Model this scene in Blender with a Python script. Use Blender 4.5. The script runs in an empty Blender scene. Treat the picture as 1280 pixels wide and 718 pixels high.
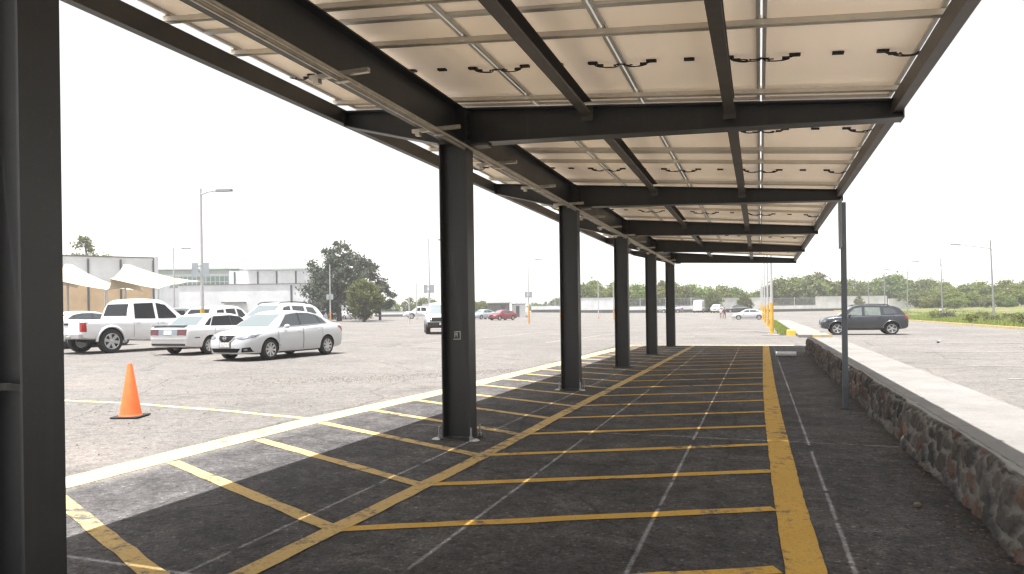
import bpy, bmesh, math, random
import numpy as np
from mathutils import Vector, Matrix
from mathutils.bvhtree import BVHTree
R = math.radians
SC = bpy.context.scene
COL = SC.collection
rng = random.Random(7)

# ---------------------------------------------------------------- tagging and linking
def tag(o, label=None, cat=None, group=None, kind=None):
    if label: o['label'] = label
    if cat: o['category'] = cat
    if group: o['group'] = group
    if kind: o['kind'] = kind
    return o

def empty(name, loc=(0, 0, 0), rz=0.0, label=None, cat=None, group=None):
    o = bpy.data.objects.new(name, None)
    o.empty_display_size = 0.2
    COL.objects.link(o)
    o.location = loc
    o.rotation_euler = (0, 0, rz)
    return tag(o, label, cat, group)

def link(name, me, parent=None, kind=None):
    o = bpy.data.objects.new(name, me)
    COL.objects.link(o)
    if parent: o.parent = parent
    if kind: o['kind'] = kind
    return o

def copy_tree(o, parent=None):
    c = o.copy()
    COL.objects.link(c)
    if parent: c.parent = parent
    for ch in list(o.children):
        copy_tree(ch, c)
    return c

class MB:
    """collects shapes, links them as one mesh"""
    def __init__(s):
        s.v = []; s.f = []; s.m = []
    def add(s, vs, fs, m=0):
        k = len(s.v)
        s.v += [tuple(p) for p in vs]
        s.f += [tuple(i + k for i in f) for f in fs]
        s.m += [m] * len(fs)
    def box(s, x0, x1, y0, y1, z0, z1, m=0):
        s.add([(x0, y0, z0), (x1, y0, z0), (x1, y1, z0), (x0, y1, z0), (x0, y0, z1), (x1, y0, z1), (x1, y1, z1), (x0, y1, z1)],
              [(0, 3, 2, 1), (4, 5, 6, 7), (0, 1, 5, 4), (1, 2, 6, 5), (2, 3, 7, 6), (3, 0, 4, 7)], m)
    def hexa(s, lo, hi, m=0):
        s.add(list(lo) + list(hi), [(0, 3, 2, 1), (4, 5, 6, 7), (0, 1, 5, 4), (1, 2, 6, 5), (2, 3, 7, 6), (3, 0, 4, 7)], m)
    def quad(s, a, b, c, d, m=0):
        s.add([a, b, c, d], [(0, 1, 2, 3)], m)
    def tube(s, pts, r, n=8, m=0, cap=True):
        pts = [Vector(p) for p in pts]
        rs = r if isinstance(r, (list, tuple)) else [r] * len(pts)
        vs = []; fs = []
        up = None
        for i, p in enumerate(pts):
            d = (pts[min(i + 1, len(pts) - 1)] - pts[max(i - 1, 0)]).normalized()
            if up is None:
                up = Vector((0, 0, 1)) if abs(d.z) < .9 else Vector((1, 0, 0))
            a = d.cross(up).normalized(); b = a.cross(d).normalized(); up = b
            for k in range(n):
                t = 2 * math.pi * k / n
                vs.append(p + (a * math.cos(t) + b * math.sin(t)) * rs[i])
        for i in range(len(pts) - 1):
            for k in range(n):
                fs.append((i * n + k, i * n + (k + 1) % n, (i + 1) * n + (k + 1) % n, (i + 1) * n + k))
        if cap:
            fs.append(tuple(range(n - 1, -1, -1)))
            q = (len(pts) - 1) * n
            fs.append(tuple(q + k for k in range(n)))
        s.add(vs, fs, m)
    def lathe(s, prof, n=24, m=0, axis='z', c=(0, 0, 0)):
        vs = []; fs = []
        for (r, h) in prof:
            for k in range(n):
                t = 2 * math.pi * k / n
                a, b = r * math.cos(t), r * math.sin(t)
                p = (a, b, h) if axis == 'z' else ((a, h, b) if axis == 'y' else (h, a, b))
                vs.append((p[0] + c[0], p[1] + c[1], p[2] + c[2]))
        for i in range(len(prof) - 1):
            for k in range(n):
                q = (i * n + k, i * n + (k + 1) % n, (i + 1) * n + (k + 1) % n, (i + 1) * n + k)
                fs.append(q)
        s.add(vs, fs, m)
    def ibeam_x(s, x0, x1, y, zt0, zt1, d0, d1, w, tf=.014, tw=.01, m=0):
        """I section running along x; top z and depth given at both ends"""
        for (ya, yb, za, zb) in ((-w / 2, w / 2, 'T', 0), (-w / 2, w / 2, 'B', 0), (-tw / 2, tw / 2, 'W', 0)):
            if za == 'T': a0, a1, b0, b1 = zt0 - tf, zt0, zt1 - tf, zt1
            elif za == 'B': a0, a1, b0, b1 = zt0 - d0, zt0 - d0 + tf, zt1 - d1, zt1 - d1 + tf
            else: a0, a1, b0, b1 = zt0 - d0 + tf, zt0 - tf, zt1 - d1 + tf, zt1 - tf
            s.hexa([(x0, y + ya, a0), (x1, y + ya, b0), (x1, y + yb, b0), (x0, y + yb, a0)],
                   [(x0, y + ya, a1), (x1, y + ya, b1), (x1, y + yb, b1), (x0, y + yb, a1)], m)
    def ibeam_y(s, x, y0, y1, zt0, zt1, d, w, tf=.014, tw=.01, m=0):
        for (xa, xb, t0, t1) in ((-w / 2, w / 2, -tf, 0), (-w / 2, w / 2, -d, -d + tf), (-tw / 2, tw / 2, -d + tf, -tf)):
            s.hexa([(x + xa, y0, zt0 + t0), (x + xb, y0, zt0 + t0), (x + xb, y1, zt1 + t0), (x + xa, y1, zt1 + t0)],
                   [(x + xa, y0, zt0 + t1), (x + xb, y0, zt0 + t1), (x + xb, y1, zt1 + t1), (x + xa, y1, zt1 + t1)], m)
    def mesh(s, name, mats, smooth=None):
        me = bpy.data.meshes.new(name)
        me.from_pydata(s.v, [], s.f)
        for mt in (mats if isinstance(mats, (list, tuple)) else [mats]):
            me.materials.append(mt)
        if len(me.materials) > 1:
            me.polygons.foreach_set('material_index', s.m)
        if smooth is not None:
            me.polygons.foreach_set('use_smooth', [True] * len(me.polygons))
            me.set_sharp_from_angle(angle=R(smooth))
        me.update()
        return me
    def build(s, name, mats, parent=None, smooth=None, kind=None):
        return link(name, s.mesh(name, mats, smooth), parent, kind)

# ---------------------------------------------------------------- materials
def nodes(name):
    m = bpy.data.materials.new(name)
    m.use_nodes = True
    nt = m.node_tree
    return m, nt, nt.nodes['Principled BSDF']

def N(nt, typ, **kw):
    n = nt.nodes.new(typ)
    for k, v in kw.items():
        if k in n.inputs: n.inputs[k].default_value = v
        else: setattr(n, k, v)
    return n

def rgba(c): return (c[0], c[1], c[2], 1)

def noise(nt, scale, detail=4, coord='Object', rough=.6):
    tc = N(nt, 'ShaderNodeTexCoord')
    n = N(nt, 'ShaderNodeTexNoise')
    n.inputs['Scale'].default_value = scale
    n.inputs['Detail'].default_value = detail
    n.inputs['Roughness'].default_value = rough
    nt.links.new(tc.outputs[coord], n.inputs['Vector'])
    return n

def ramp(nt, src, stops):
    r = N(nt, 'ShaderNodeValToRGB')
    e = r.color_ramp.elements
    while len(e) < len(stops): e.new(.5)
    for i, (p, c) in enumerate(stops):
        e[i].position = p
        e[i].color = rgba(c) if not isinstance(c, (int, float)) else (c, c, c, 1)
    nt.links.new(src, r.inputs['Fac'])
    return r

def mixc(nt, fac, a, b, mode='MIX'):
    x = N(nt, 'ShaderNodeMix', data_type='RGBA', blend_type=mode)
    for sock, val in ((x.inputs[0], fac), (x.inputs[6], a), (x.inputs[7], b)):
        if isinstance(val, (int, float)): sock.default_value = val
        elif isinstance(val, (tuple, list)): sock.default_value = rgba(val)
        else: nt.links.new(val, sock)
    return x.outputs[2]

def bump(nt, bs, h, strength=.3, dist=.02):
    b = N(nt, 'ShaderNodeBump')
    b.inputs['Strength'].default_value = strength
    b.inputs['Distance'].default_value = dist
    nt.links.new(h, b.inputs['Height'])
    nt.links.new(b.outputs['Normal'], bs.inputs['Normal'])

def simple(name, c, rough=.6, metal=0., var=.12, scale=3., spec=.5, coat=0., bmp=0.):
    m, nt, bs = nodes(name)
    bs.inputs['Roughness'].default_value = rough
    bs.inputs['Metallic'].default_value = metal
    bs.inputs['Specular IOR Level'].default_value = spec
    if coat:
        bs.inputs['Coat Weight'].default_value = coat
        bs.inputs['Coat Roughness'].default_value = .04
    if var:
        n = noise(nt, scale, 5)
        lo = tuple(max(0, x * (1 - var)) for x in c); hi = tuple(x * (1 + var) for x in c)
        r = ramp(nt, n.outputs['Fac'], [(.3, lo), (.7, hi)])
        nt.links.new(r.outputs['Color'], bs.inputs['Base Color'])
        if bmp: bump(nt, bs, n.outputs['Fac'], bmp)
    else:
        bs.inputs['Base Color'].default_value = rgba(c)
    return m

M = {}
# charcoal painted steel
def steel():
    m, nt, bs = nodes('charcoal_steel')
    n = noise(nt, 1.3, 6); n2 = noise(nt, 30, 3)
    r = ramp(nt, n.outputs['Fac'], [(.3, (.022, .023, .026)), (.7, (.035, .037, .041))])
    tc = N(nt, 'ShaderNodeTexCoord'); mp = N(nt, 'ShaderNodeMapping'); mp.inputs['Scale'].default_value = (9, 9, .5)
    nt.links.new(tc.outputs['Object'], mp.inputs['Vector'])
    n3 = N(nt, 'ShaderNodeTexNoise'); n3.inputs['Scale'].default_value = 1.6; n3.inputs['Detail'].default_value = 5; nt.links.new(mp.outputs[0], n3.inputs['Vector'])
    mxx = N(nt, 'ShaderNodeMath', operation='MAXIMUM'); nt.links.new(n2.outputs['Fac'], mxx.inputs[0]); nt.links.new(n3.outputs['Fac'], mxx.inputs[1])
    d = ramp(nt, mxx.outputs[0], [(.56, 0.), (.80, .6)])
    nt.links.new(mixc(nt, d.outputs['Color'], r.outputs['Color'], (.055, .05, .045)), bs.inputs['Base Color'])
    rr = ramp(nt, n.outputs['Fac'], [(.3, .34), (.7, .52)])
    nt.links.new(rr.outputs['Color'], bs.inputs['Roughness'])
    bump(nt, bs, n2.outputs['Fac'], .06, .004)
    return m
M['steel'] = steel()
M['dusty_steel'] = simple('dusty_dark_steel', (.04, .038, .037), .75, 0, .3, 12)
M['purlin'] = simple('brown_grey_purlin_paint', (.085, .075, .068), .5, 0, .2, 4)
M['galv'] = simple('galvanised_metal', (.50, .46, .40), .42, .75, .2, 9)
M['alu'] = simple('aluminium_rail', (.70, .65, .56), .5, .1, .08, 6)
M['alu_frame'] = simple('aluminium_panel_frame', (.62, .60, .56), .4, .3, .06, 5)
M['black_plastic'] = simple('black_plastic', (.012, .012, .013), .45, 0, .2, 12)
M['bolt'] = simple('zinc_bolt', (.45, .45, .45), .4, .8, .1, 20)
M['grout'] = simple('pale_grout', (.55, .54, .52), .9, 0, .25, 25)
M['white_paint'] = simple('white_stencil_paint', (.6, .6, .58), .7, 0, .2, 30)

def backsheet():
    m, nt, bs = nodes('solar_backsheet')
    n = noise(nt, .9, 4); n2 = noise(nt, 14, 3)
    r = ramp(nt, n.outputs['Fac'], [(.3, (.77, .715, .645)), (.7, (.84, .785, .71))])
    # faint cell grid that shows through the sheet
    tc = N(nt, 'ShaderNodeTexCoord'); br = N(nt, 'ShaderNodeTexBrick')
    br.offset = 0; br.inputs['Scale'].default_value = 1
    br.inputs['Brick Width'].default_value = .195; br.inputs['Row Height'].default_value = .104
    br.inputs['Mortar Size'].default_value = .005; br.inputs['Mortar Smooth'].default_value = .5
    nt.links.new(tc.outputs['Object'], br.inputs['Vector'])
    f = N(nt, 'ShaderNodeMath', operation='MULTIPLY'); f.inputs[1].default_value = .5
    nt.links.new(br.outputs['Fac'], f.inputs[0])
    c = mixc(nt, f.outputs[0], r.outputs['Color'], (.9, .82, .70))
    nt.links.new(c, bs.inputs['Base Color'])
    bs.inputs['Roughness'].default_value = .38
    bs.inputs['Specular IOR Level'].default_value = .35
    t = N(nt, 'ShaderNodeBsdfTranslucent'); t.inputs['Color'].default_value = (.41, .385, .35, 1)
    ad = N(nt, 'ShaderNodeAddShader'); nt.links.new(bs.outputs[0], ad.inputs[0]); nt.links.new(t.outputs[0], ad.inputs[1])
    nt.links.new(ad.outputs[0], nt.nodes['Material Output'].inputs['Surface'])
    return m
M['backsheet'] = backsheet()
def cells():
    m, nt, bs = nodes('solar_cells')
    tc = N(nt, 'ShaderNodeTexCoord'); br = N(nt, 'ShaderNodeTexBrick'); br.offset = 0
    br.inputs['Scale'].default_value = 1
    br.inputs['Color1'].default_value = (.006, .010, .03, 1); br.inputs['Color2'].default_value = (.008, .012, .035, 1)
    br.inputs['Mortar'].default_value = (.25, .25, .25, 1)
    br.inputs['Brick Width'].default_value = .195; br.inputs['Row Height'].default_value = .104; br.inputs['Mortar Size'].default_value = .002
    nt.links.new(tc.outputs['Object'], br.inputs['Vector'])
    nt.links.new(br.outputs['Color'], bs.inputs['Base Color'])
    bs.inputs['Roughness'].default_value = .08
    # double glass module: daylight leaks between the cells
    t = N(nt, 'ShaderNodeBsdfTransparent'); mx = N(nt, 'ShaderNodeMixShader'); mx.inputs[0].default_value = .32
    nt.links.new(bs.outputs[0], mx.inputs[1]); nt.links.new(t.outputs[0], mx.inputs[2])
    nt.links.new(mx.outputs[0], nt.nodes['Material Output'].inputs['Surface'])
    return m
M['cells'] = cells()

def asphalt(name, lo, hi, stain, tint):
    m, nt, bs = nodes(name)
    big = noise(nt, .16, 6, rough=.65); med = noise(nt, 1.1, 6, rough=.7); fine = noise(nt, 38, 3, rough=.8)
    r = ramp(nt, big.outputs['Fac'], [(.30, lo), (.68, hi)])
    c = mixc(nt, ramp(nt, med.outputs['Fac'], [(.45, 0.), (.75, .55)]).outputs['Color'], r.outputs['Color'], stain)
    tcv = N(nt, 'ShaderNodeTexCoord')
    # dusty reddish grit
    g = noise(nt, .32, 5, rough=.75)
    c = mixc(nt, ramp(nt, g.outputs['Fac'], [(.52, 0.), (.78, .7)]).outputs['Color'], c, tint)
    # aggregate
    vo = N(nt, 'ShaderNodeTexVoronoi'); vo.inputs['Scale'].default_value = 62
    nt.links.new(tcv.outputs['Object'], vo.inputs['Vector'])
    ag = ramp(nt, vo.outputs['Color'], [(.12, .62), (.5, 1.), (.9, 1.35)])
    c = mixc(nt, .85, c, ag.outputs['Color'], 'MULTIPLY')
    vo3 = N(nt, 'ShaderNodeTexVoronoi'); vo3.inputs['Scale'].default_value = 14
    nt.links.new(tcv.outputs['Object'], vo3.inputs['Vector'])
    ag3 = ramp(nt, vo3.outputs['Color'], [(.1, .75), (.5, 1.), (.95, 1.2)])
    c = mixc(nt, .6, c, ag3.outputs['Color'], 'MULTIPLY')
    sp5 = noise(nt, 5.5, 5, rough=.8)
    c = mixc(nt, .8, c, ramp(nt, sp5.outputs['Fac'], [(.33, .75), (.5, 1.), (.68, 1.15)]).outputs['Color'], 'MULTIPLY')
    spk = noise(nt, 17, 2, rough=.5)
    c = mixc(nt, .9, c, ramp(nt, spk.outputs['Fac'], [(.27, .45), (.34, 1.), (.70, 1.), (.76, 1.3)]).outputs['Color'], 'MULTIPLY')
    oil = noise(nt, .7, 3, rough=.5)
    c = mixc(nt, .6, c, ramp(nt, oil.outputs['Fac'], [(.62, 1.), (.72, .6)]).outputs['Color'], 'MULTIPLY')
    # dark pits
    pit = ramp(nt, fine.outputs['Fac'], [(.30, .45), (.46, 1.)])
    c = mixc(nt, .8, c, pit.outputs['Color'], 'MULTIPLY')
    # cracks
    wv = noise(nt, 1.6, 4); vm = N(nt, 'ShaderNodeMix', data_type='VECTOR'); vm.inputs[0].default_value = .25
    nt.links.new(tcv.outputs['Object'], vm.inputs[4]); nt.links.new(wv.outputs['Color'], vm.inputs[5])
    v2 = N(nt, 'ShaderNodeTexVoronoi', feature='DISTANCE_TO_EDGE'); v2.inputs['Scale'].default_value = .32
    nt.links.new(vm.outputs[1], v2.inputs['Vector'])
    cr = ramp(nt, v2.outputs['Distance'], [(.0, .45), (.006, 1.)])
    c = mixc(nt, .8, c, cr.outputs['Color'], 'MULTIPLY')
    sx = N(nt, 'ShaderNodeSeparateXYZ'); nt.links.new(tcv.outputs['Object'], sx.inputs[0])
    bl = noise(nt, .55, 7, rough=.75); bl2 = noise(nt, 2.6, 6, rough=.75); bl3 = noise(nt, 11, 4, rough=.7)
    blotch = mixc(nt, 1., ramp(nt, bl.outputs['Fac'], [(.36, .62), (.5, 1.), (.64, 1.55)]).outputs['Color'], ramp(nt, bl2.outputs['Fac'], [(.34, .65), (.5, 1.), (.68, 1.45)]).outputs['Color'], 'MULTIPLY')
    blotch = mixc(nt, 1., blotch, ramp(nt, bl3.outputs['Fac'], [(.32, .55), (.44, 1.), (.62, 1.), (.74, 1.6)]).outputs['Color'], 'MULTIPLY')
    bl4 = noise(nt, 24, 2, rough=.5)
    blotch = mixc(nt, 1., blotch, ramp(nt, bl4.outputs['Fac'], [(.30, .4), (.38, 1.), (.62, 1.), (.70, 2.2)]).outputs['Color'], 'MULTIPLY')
    # bays are slightly darker asphalt; their colour is darkened further to deepen carport shade
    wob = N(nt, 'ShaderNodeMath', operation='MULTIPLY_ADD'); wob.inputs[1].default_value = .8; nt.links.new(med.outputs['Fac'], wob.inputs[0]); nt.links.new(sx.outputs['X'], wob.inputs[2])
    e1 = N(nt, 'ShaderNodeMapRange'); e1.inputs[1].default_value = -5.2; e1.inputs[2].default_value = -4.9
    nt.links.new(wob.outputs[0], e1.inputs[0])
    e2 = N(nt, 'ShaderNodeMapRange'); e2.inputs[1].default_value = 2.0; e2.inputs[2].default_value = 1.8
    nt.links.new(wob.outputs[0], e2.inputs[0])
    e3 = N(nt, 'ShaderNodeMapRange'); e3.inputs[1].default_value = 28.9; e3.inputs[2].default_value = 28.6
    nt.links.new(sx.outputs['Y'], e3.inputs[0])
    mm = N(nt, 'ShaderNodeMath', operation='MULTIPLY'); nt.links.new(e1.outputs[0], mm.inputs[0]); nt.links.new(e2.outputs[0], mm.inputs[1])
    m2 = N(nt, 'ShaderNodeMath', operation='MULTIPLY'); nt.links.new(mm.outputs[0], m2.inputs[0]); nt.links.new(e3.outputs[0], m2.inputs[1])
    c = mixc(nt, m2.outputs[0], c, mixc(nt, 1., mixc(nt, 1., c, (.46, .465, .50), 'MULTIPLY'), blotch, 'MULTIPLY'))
    nt.links.new(c, bs.inputs['Base Color'])
    bs.inputs['Roughness'].default_value = .88
    bs.inputs['Specular IOR Level'].default_value = .3
    hb = N(nt, 'ShaderNodeMath', operation='ADD')
    nt.links.new(vo.outputs['Distance'], hb.inputs[0]); nt.links.new(fine.outputs['Fac'], hb.inputs[1])
    bump(nt, bs, hb.outputs[0], .55, .008)
    return m
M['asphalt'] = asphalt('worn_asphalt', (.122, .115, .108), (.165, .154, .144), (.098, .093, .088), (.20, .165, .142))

def paint(name, c, wear, under=(.095, .09, .085), wscale=7):
    m, nt, bs = nodes(name)
    n = noise(nt, wscale, 8, rough=.78); n2 = noise(nt, .9, 4); f = noise(nt, 45, 3, rough=.8)
    a = N(nt, 'ShaderNodeMath', operation='ADD'); nt.links.new(n.outputs['Fac'], a.inputs[0])
    a2 = N(nt, 'ShaderNodeMath', operation='MULTIPLY_ADD'); a2.inputs[1].default_value = .6; a2.inputs[2].default_value = -.3
    nt.links.new(n2.outputs['Fac'], a2.inputs[0]); nt.links.new(a2.outputs[0], a.inputs[1])
    w = ramp(nt, a.outputs[0], [(wear - .07, 0.), (wear + .05, 1.)])
    tone = ramp(nt, n2.outputs['Fac'], [(.3, tuple(x * .86 for x in c)), (.7, c)])
    sp = ramp(nt, f.outputs['Fac'], [(.32, .55), (.48, 1.)])
    tc_ = mixc(nt, .7, tone.outputs['Color'], sp.outputs['Color'], 'MULTIPLY')
    ud = mixc(nt, .8, under, sp.outputs['Color'], 'MULTIPLY')
    nt.links.new(mixc(nt, w.outputs['Color'], tc_, ud), bs.inputs['Base Color'])
    bs.inputs['Roughness'].default_value = .8
    bs.inputs['Specular IOR Level'].default_value = .3
    bump(nt, bs, f.outputs['Fac'], .35, .006)
    return m
M['yellow'] = paint('yellow_road_paint', (.62, .375, .075), .62)
M['yellow_pale'] = paint('pale_yellow_road_paint', (.58, .40, .155), .58)
M['cream'] = paint('cream_road_paint', (.53, .44, .215), .62)
M['pinkish'] = paint('faded_white_road_paint', (.36, .31, .28), .58, wscale=10)
M['faint'] = paint('worn_white_road_paint', (.36, .34, .31), .56, wscale=12)

def concrete(name, c, s=1.4):
    m, nt, bs = nodes(name)
    n = noise(nt, s, 7, rough=.7); f = noise(nt, 50, 3, rough=.8)
    r = ramp(nt, n.outputs['Fac'], [(.28, tuple(x * .72 for x in c)), (.6, c), (.8, tuple(x * 1.08 for x in c))])
    sp = ramp(nt, f.outputs['Fac'], [(.3, .7), (.5, 1.)])
    nt.links.new(mixc(nt, .7, r.outputs['Color'], sp.outputs['Color'], 'MULTIPLY'), bs.inputs['Base Color'])
    bs.inputs['Roughness'].default_value = .9
    bs.inputs['Specular IOR Level'].default_value = .3
    bump(nt, bs, f.outputs['Fac'], .3, .006)
    return m
M['concrete'] = concrete('pale_concrete', (.205, .197, .188))
M['wall_white'] = concrete('white_rendered_wall', (.76, .77, .79), .5)
M['wall_band'] = concrete('dark_stone_base', (.10, .10, .095), 2.)
M['build_white'] = concrete('white_building_panel', (.80, .82, .85), .25)
M['build_tan'] = concrete('tan_building_render', (.76, .56, .36), .3)
M['tent'] = simple('cream_tensile_fabric', (.58, .50, .37), .7, 0, .05, .6)
M['slit'] = simple('dark_slit_glass', (.10, .11, .12), .2, 0, .1, 2)
M['green_glass'] = simple('green_tinted_glazing', (.26, .35, .32), .15, 0, .25, .8)
M['roof_sheet'] = simple('green_grey_roof_sheet', (.46, .53, .50), .5, 0, .1, 1)
M['kerb_yellow'] = paint('yellow_kerb_paint', (.56, .42, .17), .56, under=(.32, .30, .27), wscale=4)
M['earth'] = None
def ground_mix(name, a, b, c, s=.25):
    m, nt, bs = nodes(name)
    n = noise(nt, s, 7, rough=.7); f = noise(nt, 6, 6, rough=.8)
    r = ramp(nt, n.outputs['Fac'], [(.3, a), (.52, b), (.72, c)])
    sp = ramp(nt, f.outputs['Fac'], [(.3, .6), (.65, 1.2)])
    nt.links.new(mixc(nt, .8, r.outputs['Color'], sp.outputs['Color'], 'MULTIPLY'), bs.inputs['Base Color'])
    bs.inputs['Roughness'].default_value = 1
    bs.inputs['Specular IOR Level'].default_value = .1
    bump(nt, bs, f.outputs['Fac'], .6, .05)
    return m
M['earth'] = ground_mix('dry_earth_and_scrub', (.10, .11, .05), (.15, .13, .085), (.20, .16, .11), .05)
M['verge'] = ground_mix('verge_soil', (.09, .11, .035), (.12, .125, .05), (.19, .15, .10), .35)
M['hill'] = ground_mix('hill_scrub', (.08, .11, .05), (.10, .12, .07), (.14, .13, .09), .004)

def stone():
    m, nt, bs = nodes('rubble_stone')
    at = N(nt, 'ShaderNodeAttribute', attribute_name='stone')
    mo = N(nt, 'ShaderNodeAttribute', attribute_name='mortar')
    n = noise(nt, 13, 8, rough=.8); f = noise(nt, 60, 3, rough=.8)
    v = ramp(nt, n.outputs['Fac'], [(.3, .62), (.5, 1.), (.68, 1.4)])
    c = mixc(nt, .9, at.outputs['Color'], v.outputs['Color'], 'MULTIPLY')
    mc = ramp(nt, n.outputs['Fac'], [(.3, (.215, .208, .198)), (.7, (.275, .265, .25))])
    c = mixc(nt, mo.outputs['Fac'], c, mc.outputs['Color'])
    sp = ramp(nt, f.outputs['Fac'], [(.3, .65), (.5, 1.)])
    nt.links.new(mixc(nt, .7, c, sp.outputs['Color'], 'MULTIPLY'), bs.inputs['Base Color'])
    bs.inputs['Roughness'].default_value = .9
    bs.inputs['Specular IOR Level'].default_value = .3
    bump(nt, bs, n.outputs['Fac'], .7, .02)
    return m
M['stone'] = stone()

def leafm(name, a, b, trans=.3):
    m, nt, bs = nodes(name)
    g = N(nt, 'ShaderNodeNewGeometry'); oi = N(nt, 'ShaderNodeObjectInfo')
    r = ramp(nt, g.outputs['Random Per Island'], [(0., a), (.6, b), (1., tuple(x * 1.25 for x in b))])
    hs = N(nt, 'ShaderNodeHueSaturation')
    mr = N(nt, 'ShaderNodeMapRange'); mr.inputs[3].default_value = .465; mr.inputs[4].default_value = .52
    nt.links.new(oi.outputs['Random'], mr.inputs[0]); nt.links.new(mr.outputs[0], hs.inputs['Hue'])
    mv = N(nt, 'ShaderNodeMapRange'); mv.inputs[3].default_value = .8; mv.inputs[4].default_value = 1.2
    nt.links.new(oi.outputs['Random'], mv.inputs[0]); nt.links.new(mv.outputs[0], hs.inputs['Value'])
    nt.links.new(r.outputs['Color'], hs.inputs['Color'])
    bs.inputs['Roughness'].default_value = .65
    bs.inputs['Specular IOR Level'].default_value = .25
    nt.links.new(hs.outputs['Color'], bs.inputs['Base Color'])
    t = N(nt, 'ShaderNodeBsdfTranslucent'); nt.links.new(hs.outputs['Color'], t.inputs['Color'])
    mx = N(nt, 'ShaderNodeMixShader'); mx.inputs[0].default_value = trans
    nt.links.new(bs.outputs[0], mx.inputs[1]); nt.links.new(t.outputs[0], mx.inputs[2])
    nt.links.new(mx.outputs[0], nt.nodes['Material Output'].inputs['Surface'])
    return m
M['leaf_dark'] = leafm('dark_grey_green_leaves', (.040, .050, .032), (.085, .098, .066), .25)
M['leaf_green'] = leafm('fresh_green_leaves', (.085, .120, .022), (.165, .205, .055), .42)
M['leaf_mid'] = leafm('mid_green_leaves', (.070, .095, .026), (.130, .160, .052), .4)
M['leaf_olive'] = leafm('olive_leaves', (.080, .095, .040), (.150, .160, .072), .4)
M['grass'] = leafm('verge_grass_blades', (.12, .16, .03), (.24, .28, .075), .45)
M['bark'] = simple('grey_brown_bark', (.09, .072, .055), .9, 0, .35, 6, bmp=.5)
M['dead'] = simple('dark_dead_wood', (.035, .03, .027), .9, 0, .35, 6)
M['litter'] = leafm('dry_leaf_litter', (.06, .045, .032), (.14, .112, .085), .1)
M['cone'] = simple('orange_rubber', (.72, .14, .035), .5, 0, .12, 9)
M['rubber'] = simple('black_rubber', (.018, .018, .018), .8, 0, .25, 10)
M['post'] = simple('blue_grey_painted_post', (.11, .125, .14), .5, 0, .15, 5)
M['lamp_white'] = simple('white_painted_pole', (.46, .46, .47), .5, 0, .06, 3)
M['lamp_grey'] = simple('grey_galvanised_pole', (.27, .28, .30), .5, .3, .12, 4)
M['lamp_yellow'] = simple('yellow_painted_pole_base', (.62, .36, .05), .6, 0, .2, 5)
M['lamp_orange'] = simple('faded_orange_pole_base', (.60, .30, .10), .6, 0, .2, 5)
M['lamp_head'] = simple('grey_lamp_head', (.16, .17, .18), .45, .2, .1, 5)
M['sign_back'] = simple('grey_sign_back', (.33, .36, .39), .5, .3, .1, 5)
M['pvc'] = simple('white_pvc', (.68, .69, .68), .5, 0, .1, 12)
M['paper'] = simple('white_paper', (.75, .74, .72), .8, 0, .08, 20)
# cars
def carpaint(name, c, metal=0., rough=.28):
    m, nt, bs = nodes(name)
    n = noise(nt, 2.2, 6, rough=.7)
    tc = N(nt, 'ShaderNodeTexCoord'); sx = N(nt, 'ShaderNodeSeparateXYZ'); nt.links.new(tc.outputs['Object'], sx.inputs[0])
    mr = N(nt, 'ShaderNodeMapRange'); mr.inputs[1].default_value = .2; mr.inputs[2].default_value = .75
    mr.inputs[3].default_value = .45; mr.inputs[4].default_value = .0
    nt.links.new(sx.outputs['Z'], mr.inputs[0])
    mu = N(nt, 'ShaderNodeMath', operation='MULTIPLY'); nt.links.new(mr.outputs[0], mu.inputs[0]); nt.links.new(n.outputs['Fac'], mu.inputs[1])
    base = mixc(nt, mu.outputs[0], c, (.20, .17, .14))      # road dust on the lower body
    nt.links.new(base, bs.inputs['Base Color'])
    bs.inputs['Metallic'].default_value = metal
    rr = ramp(nt, n.outputs['Fac'], [(.3, rough), (.75, rough + .14)])
    nt.links.new(rr.outputs['Color'], bs.inputs['Roughness'])
    bs.inputs['Coat Weight'].default_value = .6
    bs.inputs['Coat Roughness'].default_value = .06
    return m
M['car_white'] = carpaint('white_car_paint', (.70, .70, .71))
M['car_silver'] = carpaint('silver_white_car_paint', (.52, .535, .56), .12)
M['car_grey'] = carpaint('grey_car_paint', (.22, .23, .25), .4)
M['car_slate'] = carpaint('slate_blue_car_paint', (.026, .029, .038), .15)
M['car_red'] = carpaint('dark_red_car_paint', (.22, .022, .03), .2)
M['car_blue'] = carpaint('pale_blue_car_paint', (.40, .46, .52), .3)
M['car_black'] = carpaint('black_car_paint', (.02, .02, .022), .1)
M['glass'] = simple('car_glass', (.05, .058, .064), .05, 0, 0, spec=1.)
M['windscreen'] = simple('windscreen_sky_tone', (.17, .20, .21), .06, .3, 0, spec=1.)  # pale blue grey base colour stands in for the reflected sky
M['glass_see'] = simple('glass_painted_see_through', (.13, .155, .14), .06, 0, .3, 4, spec=.8)  # opaque; pale tone stands in for light coming through the windows
M['glass_tint'] = simple('tinted_car_glass', (.010, .011, .013), .10, 0, 0, spec=.45)
M['tyre'] = simple('tyre_rubber', (.022, .022, .022), .85, 0, .3, 12)
M['rim'] = simple('alloy_rim', (.50, .50, .51), .35, .7, .1, 8)
M['rim_dark'] = simple('dark_rim', (.12, .12, .125), .4, .6, .1, 8)
M['lamp_glass'] = simple('headlight_glass', (.20, .215, .235), .12, .5, .5, 12)
M['tail'] = simple('red_tail_light', (.34, .02, .02), .15, 0, .15, 10)
M['tail_dim'] = simple('smoked_red_tail_light', (.12, .045, .052), .2, 0, .2, 10)
M['dark_trim'] = simple('dark_trim', (.022, .022, .023), .5, 0, .15, 10)
M['grille'] = simple('black_grille_mesh', (.006, .006, .007), .7, 0, .2, 30, spec=.15)
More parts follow.
